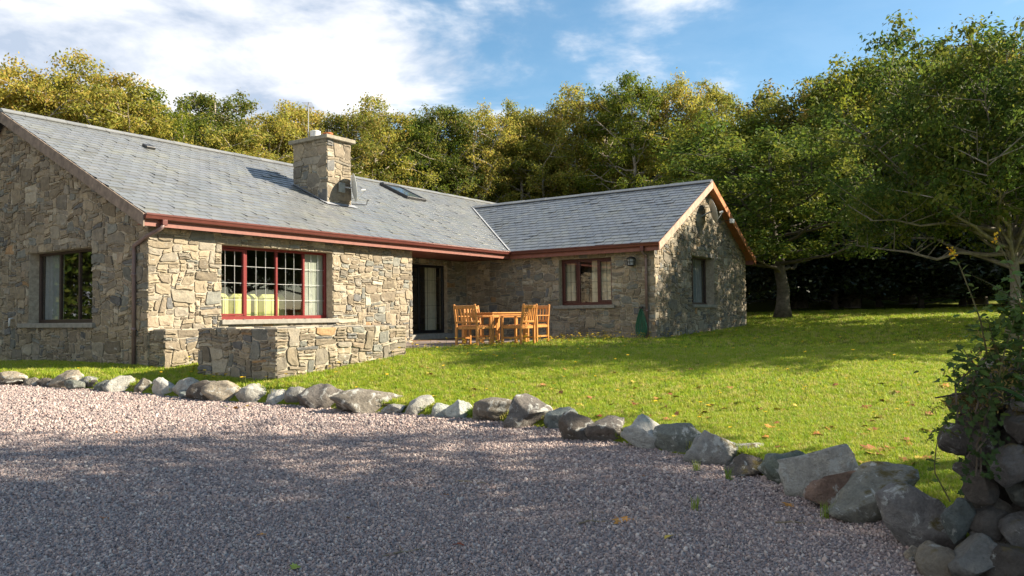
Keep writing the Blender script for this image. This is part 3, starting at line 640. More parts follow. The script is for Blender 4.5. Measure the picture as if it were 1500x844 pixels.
for a_, c_ in (((XC-.13, YC-.16), (XC-.035, YC+DC)), ((XC+WC_+.035, YC-.16), (XC+WC_+.13, YC+DC))):
    b.add([(a_[0], a_[1], zb(a_[1])+.03), (c_[0], a_[1], zb(a_[1])+.03), (c_[0], c_[1], zb(c_[1])+.03), (a_[0], c_[1], zb(c_[1])+.03)], [(0, 1, 2, 3)])
b.add([(XC-.13, YC-.17, zb(YC-.17)+.032), (XC+WC_+.13, YC-.17, zb(YC-.17)+.032), (XC+WC_+.13, YC-.03, zb(YC-.03)+.045), (XC-.13, YC-.03, zb(YC-.03)+.045)], [(0, 1, 2, 3)])
b.build('chimney_flashing', M['lead'], cho)
pr = [(.13, 0), (.14, .02), (.125, .04), (.115, .20), (.135, .215), (.135, .25), (.10, .25), (.095, .05)]
b = MB(); b.lathe([(r, z*.62) for r, z in pr], 20, (XC+.36, YC+.36, ZC+.10)); o = b.build('chimney_pot', M['terracotta'], cho, smooth=True)
b = MB(); b.lathe([(r*.95, z*.5) for r, z in pr], 20, (XC+.38, YC+.88, ZC+.10)); o = b.build('chimney_pot', M['terracotta'], cho, smooth=True)
b = MB(); b.lathe([(.145, .125), (.145, .27), (.15, .28), (.10, .30), (0, .305)], 20, (XC+.38, YC+.88, ZC+.10)); b.build('chimney_cowl', M['whiteplastic'], cho, smooth=True)
b = MB()
for k in range(6): q = k*math.pi/3; b.tube([(XC+.36+.1*math.cos(q), YC+.36+.1*math.sin(q), ZC+.24), (XC+.36+.05*math.cos(q), YC+.36+.05*math.sin(q), ZC+.36)], .006, 5)
b.build('spark_guard', M['darkmetal'], cho)
# skylight and roof vent
def on_main(x, y, h=0.0): n_ = unit((0, -PM, 1)); return np.array((x, y, zb(y)))+n_*h
q0, q1, q2 = hit_roof(559, 271), hit_roof(596, 291.5), hit_roof(617, 294)
sx0, sx1, sy0, sy1 = q1[0], q1[0]+.95, q1[1], q0[1]-.05
Mr = Matrix.Translation(Vector(on_main(sx0, sy0))) @ Matrix(((1, 0, 0), (0, SM[1], -SM[2]), (0, SM[2], SM[1]))).to_4x4(); ln = (sy1-sy0)/SM[1]; wd_ = sx1-sx0
b = MB(); b.bbox(0, .07, 0, ln, 0, .10, .01, Mr); b.bbox(wd_-.07, wd_, 0, ln, 0, .10, .01, Mr); b.bbox(.07, wd_-.07, 0, .07, 0, .099, .01, Mr); b.bbox(.07, wd_-.07, ln-.12, ln, 0, .12, .01, Mr); so_ = b.build('skylight', M['darkmetal'], house)
b = MB(); b.box(.068, wd_-.068, .068, ln-.118, .03, .075, Mr)
mt, t_, bb_, o_ = new_mat('skylight_glass'); bb_.inputs['Base Color'].default_value = (.05, .07, .09, 1); bb_.inputs['Roughness'].default_value = .03; bb_.inputs['Specular IOR Level'].default_value = 1.0; M['skyglass'] = mt
b.build('pane', M['skyglass'], so_)
q = hit_roof(221, 219); Mv = Matrix.Translation(Vector(on_main(q[0], q[1]))) @ Mr.to_3x3().to_4x4(); b = MB(); b.bbox(-.12, .12, 0, .22, 0, .07, .012, Mv); b.build('roof_vent', M['darkmetal'], house)
# overflow pipe on the left gable
q = hit(17, 470, 0, -.04); b = MB(); b.tube([(.0, q[1], q[2]+.05), (-.08, q[1], q[2]+.05), (-.09, q[1], q[2]-.12)], .02, 8); b.build('overflow_pipe', M['whiteplastic'], house, smooth=True)
house_pt = lambda x, y, z: H(x, y, z)

# ------------------------------------------------------------------ low stone walls before the front
def block_wall(name, x0, x1, y0, y1, z0, z1, seed, label, cat, cap=.05):
    mb = MB(); mb.m = 0
    for k, (O_, T_, ln) in enumerate((((x0, y0), (1, 0), x1-x0), ((x1, y0), (0, 1), y1-y0), ((x1, y1), (-1, 0), x1-x0), ((x0, y1), (0, -1), y1-y0))):
        rubble(mb, O_, T_, (T_[1], -T_[0]), ln, lambda s: z1, z0, [], seed+k, ext=(.02, .02), tone=.8, cw=.07, ch=.05, thin=.86, big=.3)
    # rough stones laid flat along the top
    mb.m = 1; mb.box(x0+.001, x1-.001, y0+.001, y1-.001, z0, z1-.01)
    mb.m = 0; rng = random.Random(seed+9); x = x0
    while x < x1-.05:
        w_ = min(rng.uniform(.25, .5), x1-x); y = y0
        while y < y1-.05:
            d_ = min(rng.uniform(.25, .5), y1-y); k_ = rng.uniform(.8, 1.2); mb.cc = (.29*k_, .26*k_, .20*k_)
            mb.bbox(x+.006, x+w_-.006, y+.006, y+d_-.006, z1-.03, z1+rng.uniform(.0, .022), .012); y += d_
        x += w_
    mb.cc = (1, 1, 1); o = mb.build(name, [M['stone'], M['mortar']]); o.location = H(0, 0); o.rotation_euler.z = HOUSE_RZ
    return tag(o, label, cat)
block_wall('low_stone_wall', -.03, 2.87, -3.59, -1.6, -.8, .51, 41, 'low thick dry stone wall block standing out on the grass below the red window', 'stone wall')
block_wall('stone_pier', .02, 1.6, -.5, -.06, -.8, .48, 51, 'short knee high stone pier built against the left corner of the sunny house front', 'stone pier')

# ------------------------------------------------------------------ furniture on the patio
HM4 = Matrix.Translation(Vector(H(0, 0))) @ Matrix.Rotation(HOUSE_RZ, 4, 'Z')
def place(o, x, y, z, rz): p = H(x, y, z); o.location = p; o.rotation_euler = (0, 0, HOUSE_RZ+rz)
PZ = .017
def make_chair():
    """armchair facing +y, back at -y"""
    r = empty('garden_armchair'); t = M['teak']; w2 = .29
    for sx in (-1, 1):
        b = MB(); b.bbox(sx*w2-.025, sx*w2+.025, .22, .27, 0, .63, .006); b.build('leg', t, r)
        Mt = Matrix.Translation(Vector((0, -.25, .42))) @ Matrix.Rotation(R(9), 4, 'X')
        b = MB(); b.bbox(sx*w2-.025, sx*w2+.025, -.275, -.225, 0, .435, .005); b.bbox(sx*w2-.0245, sx*w2+.0245, -.025, .025, 0, .50, .012, Mt); b.build('leg', t, r)
        b = MB(); b.bbox(sx*(w2+.005)-.032, sx*(w2+.005)+.032, -.30, .30, .632, .656, .008); b.build('armrest', t, r)
        b = MB(); b.bbox(sx*w2-.012, sx*w2+.012, -.224, .219, .13, .17, .004); b.build('stretcher', t, r)
        b = MB(); b.bbox(sx*w2-.013, sx*w2+.013, -.224, .219, .36, .42, .004); b.build('side_rail', t, r)
    b = MB()
    for k in range(7): y = -.215+k*.07; b.bbox(-w2+.027, w2-.027, y, y+.058, .42, .44, .005)
    b.bbox(-w2+.026, w2-.026, .225, .25, .355, .418, .004); b.bbox(-w2+.026, w2-.026, -.25, -.228, .355, .418, .004); b.build('seat', t, r)
    b = MB(); Mt = Matrix.Translation(Vector((0, -.25, .42))) @ Matrix.Rotation(R(9), 4, 'X')
    b.bbox(-w2+.0255, w2-.0255, -.014, .014, .395, .475, .008, Mt); b.bbox(-w2+.0255, w2-.0255, -.013, .013, .07, .115, .006, Mt)
    for k in range(6): x = -.22+k*.088; b.bbox(x-.02, x+.02, -.007, .007, .112, .398, .003, Mt)
    b.build('backrest', t, r); return r
ch0 = make_chair()
TX, TY = hit(722, 505, 2, PZ)[:2]
def chair(o, x, y, rz, label): place(o, x, y, PZ, rz); tag(o, label, 'chair', 'teak armchairs round the patio table')
chair(ch0, TX-.32, TY+.30, R(-90), 'nearest left teak armchair, its slatted back facing the patio door')
chair(copy_tree(ch0), TX+.52, TY-.34, R(3), 'teak armchair with its sunlit slatted back to the lawn, at the near table side')
chair(copy_tree(ch0), TX+1.02, TY+1.08, R(180), 'teak armchair behind the table, mostly hidden by the left chair')
chair(copy_tree(ch0), TX+1.66, TY+.02, R(90), 'teak armchair at the shaded right end of the table nearest the bedroom window')
tb = empty('patio_table'); tw, td_, th = 1.5, .95, .73
b = MB()
for k in range(9): y = k*td_/9; b.bbox(0, tw, y+.003, y+td_/9-.003, th-.028, th, .004)
b.build('tabletop', M['teak'], tb)
b = MB(); b.bbox(.07, tw-.07, .04, .065, th-.12, th-.03, .004); b.bbox(.07, tw-.07, td_-.065, td_-.04, th-.12, th-.03, .004); b.bbox(.045, .069, .07, td_-.07, th-.12, th-.031, .004); b.bbox(tw-.069, tw-.045, .07, td_-.07, th-.12, th-.031, .004); b.build('apron', M['teak'], tb)
for lx in (.03, tw-.11):
    for ly in (.03, td_-.11): b = MB(); b.bbox(lx, lx+.08, ly, ly+.08, 0, th-.0285, .008); b.build('leg', M['teak'], tb)
place(tb, TX, TY, PZ, 0); tag(tb, 'rectangular slatted teak garden table on the patio between the armchairs', 'table')

# sofa inside the living room, seen low through the red window
sf = empty('sofa'); b = MB(); b.bbox(0, 2.2, .28, 1.05, .08, .42, .05); b.build('sofa_base', M['sofa'], sf)
b = MB()
for k in range(3): b.bbox(.02+k*.73, .02+k*.73+.70, 0, .26, (.1), 1.17, .08)
b.build('sofa_back', M['sofa'], sf)
for k in (-.2, 2.22): b = MB(); b.bbox(k, k+.18, .0, 1.05, .08, .66, .05); b.build('sofa_arm', M['sofa'], sf)
place(sf, 1.45, .62, .025, 0); tag(sf, 'lime yellow fabric sofa standing inside behind the red window', 'sofa')

# ------------------------------------------------------------------ things fixed to the house
def dish(name, face, rad, pos, label, matx, arm_to):
    """offset dish: shallow bowl with rim, feed arm and wall bracket"""
    r = empty(name); f = Vector(unit(face)); q = f.to_track_quat('Z', 'Y').to_matrix().to_4x4()
    b = MB(); n = 28; pf = [(rad*k/7, .16*rad*(k/7)**2) for k in range(8)]; b.lathe(pf, n); b.lathe([(a, z-.012) for a, z in pf][::-1], n); b.lathe([(rad, .16*rad), (rad+.008, .16*rad-.006), (rad, .16*rad-.012)], n)
    for i, v in enumerate(b.v): b.v[i] = tuple(q @ Vector((v[0], v[1]*1.08, v[2])))
    b.build('reflector', matx, r, smooth=True)
    tip = q @ Vector((0, -.25*rad, rad*.95)); low = q @ Vector((0, -rad, .12*rad))
    b = MB(); b.tube([low, tip], .011, 6); b.build('feed_arm', M['metal'], r)
    b = MB(); d_ = (q @ Vector((0, 0, 1))); b.tube([tip, tip-d_*.10], .028, 10); b.build('feed_head', M['whiteplastic'], r)
    b = MB(); a = Vector(arm_to); b.tube([q @ Vector((0, 0, -.01)), q @ Vector((0, 0, -.09)), a], .02, 8); b.build('bracket', M['metal'], r)
    place(r, *pos, 0); return tag(r, label, 'satellite dish')
q = hit(1043, 310, 1, -PW-.30)
dish('satellite_dish', (.55, -.80, .25), .34, (q[0], q[1], q[2]), 'grey weathered satellite dish fixed high on the wing gable', M['dish'], (-.22, .28, -.16))
q = hit(516.5, 275, 1, YC-.25)
dish('satellite_dish', (.82, -.60, .12), .35, (q[0]+.0, q[1], q[2]), 'pale satellite dish seen edge on beside the chimney', M['dish'], (-.18, .26, .03))
q = hit(500, 275, 1, YC-.06); b = MB(); b.bbox(-.10, .10, -.06, .0, -.13, .13, .01); o = b.build('junction_box', M['dishdark']); place(o, q[0], YC-.05, q[2], 0); tag(o, 'small green grey metal box screwed to the sunny face of the chimney', 'junction box')
# aerial on the chimney
r = empty('tv_aerial'); b = MB(); b.tube([(0, 0, 0), (0, 0, 1.02)], .014, 6); b.build('mast', M['metal'], r)
b = MB(); b.tube([(-.28, -.05, .98), (.28, .05, 1.0)], .010, 5); 
for k in range(5): x = -.24+k*.12; b.tube([(x, -.13, .985), (x, .13, .985)], .005, 4)
b.build('antenna', M['metal'], r); place(r, XC+.2, YC+.95, ZC+.10, R(40)); tag(r, 'thin television aerial on a mast above the chimney', 'aerial')
# wall lantern
q = hit(925.5, 384, 0, LW-.12); r = empty('wall_lantern')
b = MB()
for k in range(6): a = k*math.pi/3; b.tube([(.10*math.cos(a), .10*math.sin(a), -.09), (.115*math.cos(a), .115*math.sin(a), .09)], .008, 5)
for z, rr in ((-.09, .104), (0, .112), (.09, .12)): b.tube([(rr*math.cos(a), rr*math.sin(a), z) for a in np.linspace(0, 2*math.pi, 19)], .008, 5)
b.lathe([(.125, .09), (.09, .13), (.03, .15), (0, .152)], 12); b.lathe([(0, -.12), (.06, -.115), (.10, -.09)], 12); b.build('lantern_cage', M['darkmetal'], r)
b = MB(); b.lathe([(.08, -.085), (.09, .085)], 12); b.build('lantern_glass', M['netcurtain'], r, smooth=True)
b = MB(); b.bbox(.09, .155, -.05, .05, -.06, .12, .008); b.build('back_plate', M['darkmetal'], r); place(r, q[0]-.04, q[1], q[2], 0); tag(r, 'black caged wall lantern on the shaded wing wall left of the downpipe', 'wall lantern')
# floodlight under the right verge
q = hit(1070, 325, 1, yw-.06); r = empty('floodlight'); b = MB(); b.bbox(-.10, .10, -.10, .0, -.05, .09, .012); b.build('lamp_housing', M['whiteplastic'], r); b = MB(); b.tube([(0, .0, .04), (-.02, .10, .05), (-.3, .27, -.04)], .01, 6); b.build('arm', M['darkmetal'], r); place(r, q[0], q[1], q[2], 0); tag(r, 'small white floodlight under the orange right bargeboard of the wing gable', 'floodlight')
# garden hose hung in long loops
q = hit(940, 450, 0, LW-.1); r = empty('garden_hose'); rng = random.Random(3)
for k in range(7):
    b = MB(); zt, zb_ = .84+rng.uniform(-.02, .02), rng.uniform(.02, .05)+.02*(6-k); hw = .02+.024*k; off = rng.uniform(-.02, .02); dx = -.012*(k-3); pts = []
    for a in np.linspace(0, 2*math.pi, 41):
        u = (1-math.cos(a))/2; wd2 = math.sin(math.pi*u**.55)**.85 if 0 < u < 1 else 0
        pts.append((dx*.6+rng.uniform(-.003, .003), off*(1-u)+math.copysign(1, math.sin(a))*hw*wd2, zb_+(zt-zb_)*u))
    b.tube(pts, .0115, 6, cap=False); b.build('hose_loop', M['hose'], r, smooth=True)
b = MB(); b.bbox(-.06, .04, -.05, .05, .79, .85, .01); b.build('hose_hook', M['darkmetal'], r); place(r, LW-.13, q[1], 0.02, 0); tag(r, 'green garden hose hung in long loops on the wing wall beside the downpipe', 'hose')
# red toy pot on the gable sill inside
g = OPWG[0]; b = MB(); b.lathe([(0, 0), (.06, 0), (.08, .14), (.085, .15), (.07, .15), (.055, .02)], 14); o = b.build('flower_pot', M['redpot'], smooth=True); place(o, LW+g[0]+.22, -PW+.42, g[2]+.03, 0); o.location.z -= .0; tag(o, 'small red pot on the sill inside the wing gable window', 'pot')
# cable down to the roof from the chimney dish
b = MB(); e1 = on_main(XC+WC_+.2, YC+.15, .03); e2 = on_main(XC+WC_+.9, YC+.3, .03); b.tube([e1, (e1+e2)/2+np.array((0, 0, -.0)), e2, e2+np.array((.03, 0, .14)), e2+np.array((.09, 0, .12))], .013, 6); o = b.build('roof_cable', M['darkmetal']); o.location = H(0, 0); o.rotation_euler.z = HOUSE_RZ; tag(o, 'dark cable lying on the slates right of the chimney dish', 'cable')

# ------------------------------------------------------------------ trees
def tree_meshes(key, seed, h, clear, rad, prof, nl, leaves, lsize, cols, barkc, r0=.14, lean=0.0, sub=6, spread=.24, droop=0.0, low_bare=0.0, fork=False, up=.9):
    """trunk mesh with limbs and a crown mesh of single leaves gathered in clumps on the twigs"""
    rg = np.random.default_rng(seed); rn = random.Random(seed); tb_ = MB(); tb_.cc = barkc
    n = 12; hs = np.linspace(0, h*.94, n); wob = np.cumsum(rg.normal(0, h*.007, (n, 2)), 0); wob -= wob[0]
    P = np.c_[wob[:, 0]+lean*hs*.5, wob[:, 1], hs]; rr = r0*(1-hs/h)**.8+.012; rr[0] *= 1.45
    if fork: P = P[:5]; rr = rr[:5]
    tb_.tube(P, rr, 9)
    pos_at = lambda z: np.array([np.interp(z, P[:, 2], P[:, 0]), np.interp(z, P[:, 2], P[:, 1]), z])
    clumps = []; wts = []
    for i in range(nl):
        t = (i+.5)/nl; z0_ = clear+(h*.92-clear)*t; zz = min(z0_, P[-1, 2]) if not fork else P[-1, 2]*rn.uniform(.62, 1.0)
        az = i*2.39996+rn.uniform(-.5, .5); R_ = rad*prof(t)*rn.uniform(.70, 1.18); base = pos_at(zz)
        end = np.array([math.cos(az)*R_, math.sin(az)*R_, 0])+np.array([base[0], base[1], z0_+R_*up*rn.uniform(.25, .75)+.3])
        if fork: end[2] = z0_+R_*.15
        mid = (base+end)/2+np.array([rn.uniform(-.1, .1)*R_, rn.uniform(-.1, .1)*R_, (-.10 if not fork else rn.uniform(-.12, .06))*R_])
        us_ = np.linspace(0, 1, 7)[:, None]; lp = (1-us_)**2*base+2*us_*(1-us_)*mid+us_**2*end; lp[1:-1] += rg.normal(0, .03*R_**.5, lp[1:-1].shape)
        lr = np.linspace(max(.02, r0*(.50 if not fork else .55)*(1-t*.7)), .010, 7); tb_.tube(lp, lr, 6, cap=False)
        for j in range(sub):
            u = rn.uniform(.42+low_bare*.2, 1.0); b0 = np.array([np.interp(u, us_[:, 0], lp[:, k]) for k in range(3)]); ln = R_*rn.uniform(.22, .48)+.25
            dr = rg.normal(0, 1, 3); dr[2] = abs(dr[2])*.6-droop+.1; dr /= np.linalg.norm(dr); e1 = b0+dr*ln; tb_.tube([b0, (b0+e1)/2+rg.normal(0, .04, 3), e1], [.016, .010, .005], 4, cap=False)
            for q in (.45, .75, 1.0): clumps.append(b0+dr*ln*q); wts.append(rn.uniform(.35, 1.3))
    clumps = np.array(clumps); wts = np.array(wts); wts /= wts.sum()
    ci = rg.choice(len(clumps), leaves, p=wts); c = clumps[ci]
    o = rg.normal(0, 1, (leaves, 3)); o /= np.linalg.norm(o, axis=1)[:, None]; o *= (rg.random(leaves)**.5)[:, None]*spread*1.8; o[:, 2] *= .75; o[:, 2] -= droop*.25*rg.random(leaves)
    pc = c+o; nn = o/np.linalg.norm(o, axis=1)[:, None]+rg.normal(0, .55, (leaves, 3))+[0, 0, .45]; nn /= np.linalg.norm(nn, axis=1)[:, None]
    a = np.cross(nn, rg.normal(0, 1, (leaves, 3))); a /= np.linalg.norm(a, axis=1)[:, None]; b_ = np.cross(nn, a)
    s_ = lsize*rg.uniform(.6, 1.25, leaves)[:, None]
    V = np.stack([pc-a*s_, pc+b_*s_*.5+nn*s_*.12, pc+a*s_, pc-b_*s_*.5+nn*s_*.12], 1)
    cols = np.array(cols); mixr = rg.random(len(clumps)); cb = cols[np.minimum((np.clip(mixr[ci]+rg.normal(0, .16, leaves), 0, .999)*len(cols)).astype(int), len(cols)-1)]*rg.uniform(.75, 1.25, leaves)[:, None]
    tr = tb_.build('trunk', M['bark'], None, smooth=True); C.objects.unlink(tr); tm = tr.data; bpy.data.objects.remove(tr)
    return tm, V, cb
BIRCH = [(.29, .295, .05), (.35, .325, .055), (.40, .335, .06), (.235, .255, .045), (.38, .285, .065)]
GREEN = [(.065, .115, .02), (.09, .14, .022), (.12, .165, .024), (.16, .18, .026)]
LIME = [(.12, .165, .02), (.17, .205, .022), (.22, .225, .026), (.10, .14, .022)]
OLIVE = [(.15, .18, .032), (.19, .20, .034), (.12, .16, .028), (.24, .205, .042)]
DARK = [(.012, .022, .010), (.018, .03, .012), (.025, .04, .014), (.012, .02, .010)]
ov_ = lambda t: math.sin(math.pi*(.14+.80*t))**.8
dome = lambda t: math.sqrt(max(.05, 1-(1.0*t-.12)**2))
WB, GB, DB = (.36, .31, .25), (.115, .10, .08), (.07, .06, .05)
FB = (.17, .155, .125)
FRONTC = [(.07, .11, .022), (.10, .145, .024), (.13, .165, .026), (.18, .185, .03)]
TM = {}
def mk(key, leafm, *a, **k):
    tm, V, cb = tree_meshes(key, *a, **k); cm = quads_mesh('crown', V, M[leafm], cb); TM[key] = (tm, cm, a[1])
for i in range(5): mk('birch%d' % i, 'leaf', 100+i, 10.0, 2.3, 2.25, ov_, 32, 23000, .066, [BIRCH, LIME, BIRCH, OLIVE, BIRCH][i], WB, r0=.13, droop=.35, spread=.22, lean=[.0, .08, -.05, .04, .0][i])
for i in range(3): mk('oak%d' % i, 'leaf', 200+i, 9.0, 2.2, 3.6, dome, 36, 31000, .085, [GREEN, LIME, OLIVE][i], GB, r0=.22, spread=.27, sub=7, up=.5)
mk('front', 'leaf', 301, 8.2, 1.9, 4.1, dome, 48, 68000, .068, FRONTC, FB, r0=.125, spread=.235, sub=10, fork=True, low_bare=.25)
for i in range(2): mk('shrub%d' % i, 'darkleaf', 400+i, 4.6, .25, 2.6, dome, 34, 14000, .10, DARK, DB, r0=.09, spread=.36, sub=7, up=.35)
def tree(key, name, x, y, top_z, label, cat, group, rz, zscale=None, wscale=None):
    tm, cm, h = TM[key]; z0_ = ground(x, y)-.05; sc = (top_z-z0_)/(h*1.03); r = empty(name, (x, y, z0_), rz); ws = wscale or sc**.6
    link_mesh('trunk', tm, r); link_mesh('crown', cm, r); r.scale = (ws, ws, sc); return tag(r, label, cat, group)
def tree_px(key, name, px, topy, Y, *a, **k):
    p = at(px, topy, Y); return tree(key, name, float(p[0]), float(p[1]), float(p[2]), *a, **k)
rt = random.Random(77)
GBR = 'birches in the wood behind the house'
rows = [(-70, 88, 27, 0, 'birch cut off by the left picture edge above the left end of the ridge'),
 (5, 76, 27, 2, 'yellow green birch behind the left end of the main ridge'), (62, 92, 28, 4, 'broad yellow birch second from the left behind the ridge'),
 (125, 72, 29, 2, 'tallest of the yellow birches on the left, open feathery top'), (180, 108, 28, 0, 'low golden birch just right of the tallest left birch'),
 (232, 122, 30, 1, 'lime green birch behind the small roof vent'), (310, 118, 33, 3, 'olive rounded birch standing clear against white cloud right of the roof vent'), (352, 168, 33, 0, 'short birch between the olive birch and the chimney'),
 (405, 150, 36, 2, 'rusty yellow birch just left of the chimney stack'), (455, 142, 38, 4, 'golden birch right behind the chimney pots and aerial'),
 (505, 150, 37, 3, 'olive birch right beside the chimney stack'), (548, 136, 39, 2, 'birch with a feathery raised tip right of the chimney'),
 (600, 160, 41, 1, 'green birch above the skylight'), (650, 146, 42, 3, 'broad olive birch right of the skylight'), (700, 147, 43, 2, 'golden birch above the roof valley'),
 (752, 142, 45, 0, 'birch above the left part of the wing roof'), (800, 152, 45, 4, 'short golden birch over the middle of the wing roof'), (838, 120, 45, 2, 'tall narrow birch left of the tallest central birch'),
 (885, 128, 46, 3, 'olive birch over the right half of the wing roof'), (935, 98, 43, 1, 'tallest central birch with white leaning trunk above the wing roof'), (985, 104, 44, 2, 'birch with loose reddish top just left of the wing apex'),
 (1035, 118, 45, 4, 'thin see through birch behind the wing apex')]
for px, ty, Y, v, lb in rows: tree_px('birch%d' % v, 'birch_tree', px, ty, Y, lb, 'tree', GBR, rt.uniform(0, 6.28))
# second line of the wood, one mass seen only through gaps
def mass(name, items, leafm, label=None):
    Vs, Cs = [], []
    for key, x, y, top, s in items:
        cm = TM[key][1]; n = len(cm.vertices); co = np.empty(n*3, np.float32); cm.vertices.foreach_get('co', co); co = co.reshape(-1, 3); cc = np.empty(n*4, np.float32); cm.attributes['Col'].data.foreach_get('color', cc)
        a = rt.uniform(0, 6.28); z0_ = ground(x, y); sz = (top-z0_)/(TM[key][2]*1.03); q = co.copy(); q[:, 0] = (co[:, 0]*math.cos(a)-co[:, 1]*math.sin(a))*s+x; q[:, 1] = (co[:, 0]*math.sin(a)+co[:, 1]*math.cos(a))*s+y; q[:, 2] = co[:, 2]*sz+z0_
        Vs.append(q.reshape(-1, 4, 3)); Cs.append(cc.reshape(-1, 4, 4)[:, 0, :3])
    o = link_mesh(name, quads_mesh(name, np.concatenate(Vs), M[leafm], np.concatenate(Cs))); return tag(o, kind='stuff')
it = []
for k, px in enumerate(range(-120, 1080, 62)):
    Y = 34+14*min(1, max(0, px)/900)+rt.uniform(-1, 3); p = at(px, np.interp(px, (-100, 0, 150, 400, 700, 900, 1100), (120, 120, 120, 185, 185, 165, 190))+rt.uniform(-10, 14), Y); it.append(('birch%d' % (k % 5), p[0], p[1], p[2], 1.25))
    p = at(px+30, np.interp(px, (-100, 0, 400, 900, 1100), (170, 170, 215, 215, 230)), Y+3); it.append(('oak%d' % (k % 3), p[0], p[1], p[2], .9))
mass('woodland', it, 'leaf')
# broadleaved trees right of the house
GOK = 'broadleaved trees right of the house'
for key, px, ty, Y, ws, lb in (('oak0', 1140, 200, 29.5, 1.0, 'green tree with forked pale trunk standing on the lawn right of the wing gable'),
 ('oak1', 1072, 178, 36, .95, 'bright green tree rising behind the wing gable right slope'), ('oak2', 1165, 138, 37, 1.0, 'yellow olive domed tree behind the lawn tree'),
 ('oak1', 1240, 108, 36, 1.0, 'tall lime tree with a dark tuft at the top left of the big front tree'), ('oak0', 1225, 195, 37.5, .9, 'dark green tree between the lawn tree and the big front tree'),
 ('oak2', 1320, 120, 38, 1.1, 'olive tree behind the big front tree'), ('oak0', 1420, 70, 36, 1.2, 'green tree far behind the trunk of the big front tree'), ('oak1', 1540, 90, 34, 1.2, 'tree at the right picture edge far behind the stone wall')):
    tree_px(key, 'broadleaf_tree', px, ty, Y, lb, 'tree', GOK, rt.uniform(0, 6.28), wscale=ws*1.15)
tree_px('front', 'spreading_tree', 1463, -12, 16.2, 'big spreading tree with bare pale lower limbs nearest on the right lawn', 'tree', None, 2.3, wscale=.80)
# dark evergreen undergrowth beyond the lawn
GSH = 'dark evergreen shrubs under the trees'
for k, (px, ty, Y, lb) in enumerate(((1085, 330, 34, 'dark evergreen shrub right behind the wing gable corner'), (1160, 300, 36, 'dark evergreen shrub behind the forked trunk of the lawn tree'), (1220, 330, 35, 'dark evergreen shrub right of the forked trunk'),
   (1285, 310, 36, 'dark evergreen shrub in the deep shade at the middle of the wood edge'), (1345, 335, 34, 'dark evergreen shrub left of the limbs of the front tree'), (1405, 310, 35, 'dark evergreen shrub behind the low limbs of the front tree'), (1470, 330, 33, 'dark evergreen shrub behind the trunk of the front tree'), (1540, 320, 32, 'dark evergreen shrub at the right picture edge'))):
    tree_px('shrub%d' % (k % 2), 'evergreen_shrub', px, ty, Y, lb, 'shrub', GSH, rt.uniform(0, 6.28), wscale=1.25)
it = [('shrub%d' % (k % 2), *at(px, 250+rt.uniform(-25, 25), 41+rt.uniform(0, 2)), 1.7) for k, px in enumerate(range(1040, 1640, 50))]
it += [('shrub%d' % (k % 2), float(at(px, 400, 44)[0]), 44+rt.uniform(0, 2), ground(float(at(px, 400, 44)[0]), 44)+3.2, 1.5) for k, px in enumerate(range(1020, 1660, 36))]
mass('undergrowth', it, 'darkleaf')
# trees out of the frame: they shade the drive and show in the window panes
GOUT = 'trees outside the picture by the drive'
mk('tall', 'leaf', 501, 10.0, 5.4, 3.3, ov_, 30, 18000, .085, GREEN, GB, r0=.2, spread=.33, sub=7, up=.5)
mk('bush', 'leaf', 502, 4.0, .3, 2.4, dome, 30, 12000, .10, GREEN, GB, r0=.08, spread=.36, sub=7, up=.4)
for key, x, y, top, ws, lb in (('tall', 10.9, 6.9, 9.6, 1.05, 'tall tree right of the drive that shades the gravel'), ('tall', 9.6, 2.9, 9.0, 1.05, 'tall tree right of the drive by the wall'), ('tall', 14.0, 4.6, 10.5, 1.1, 'tall tree behind the wall far right'), ('oak1', 20, 20, 8.5, 1.1, 'tree right of the front tree'),
   ('oak2', 15.2, 19.8, 6.4, .9, 'olive tree behind the front tree outside the right edge'), ('bush', -25, 20.5, 5.0, 1.3, 'bush left of the house gable'), ('bush', -26.5, 17.8, 5.0, 1.3, 'bush left of the house'), ('bush', -25, 23.5, 5.0, 1.2, 'bush left of the drive'),
   ('oak2', 17.3, 24.3, 9.6, 1.2, 'tree right of the lawn'), 
   ('oak1', -24, 11.5, 9.5, 1.2, 'tree left of the house front'), ('oak0', -31, 21, 11, 1.3, 'tree left of the house gable'), ('birch1', -20, 6, 9.5, 1.2, 'birch left of the drive'), ('oak0', -28, 8, 10, 1.3, 'tree far left of the drive')):
    tree(key, 'broadleaf_tree', x, y, top, lb, 'tree', GOUT, rt.uniform(0, 6.28), wscale=ws)

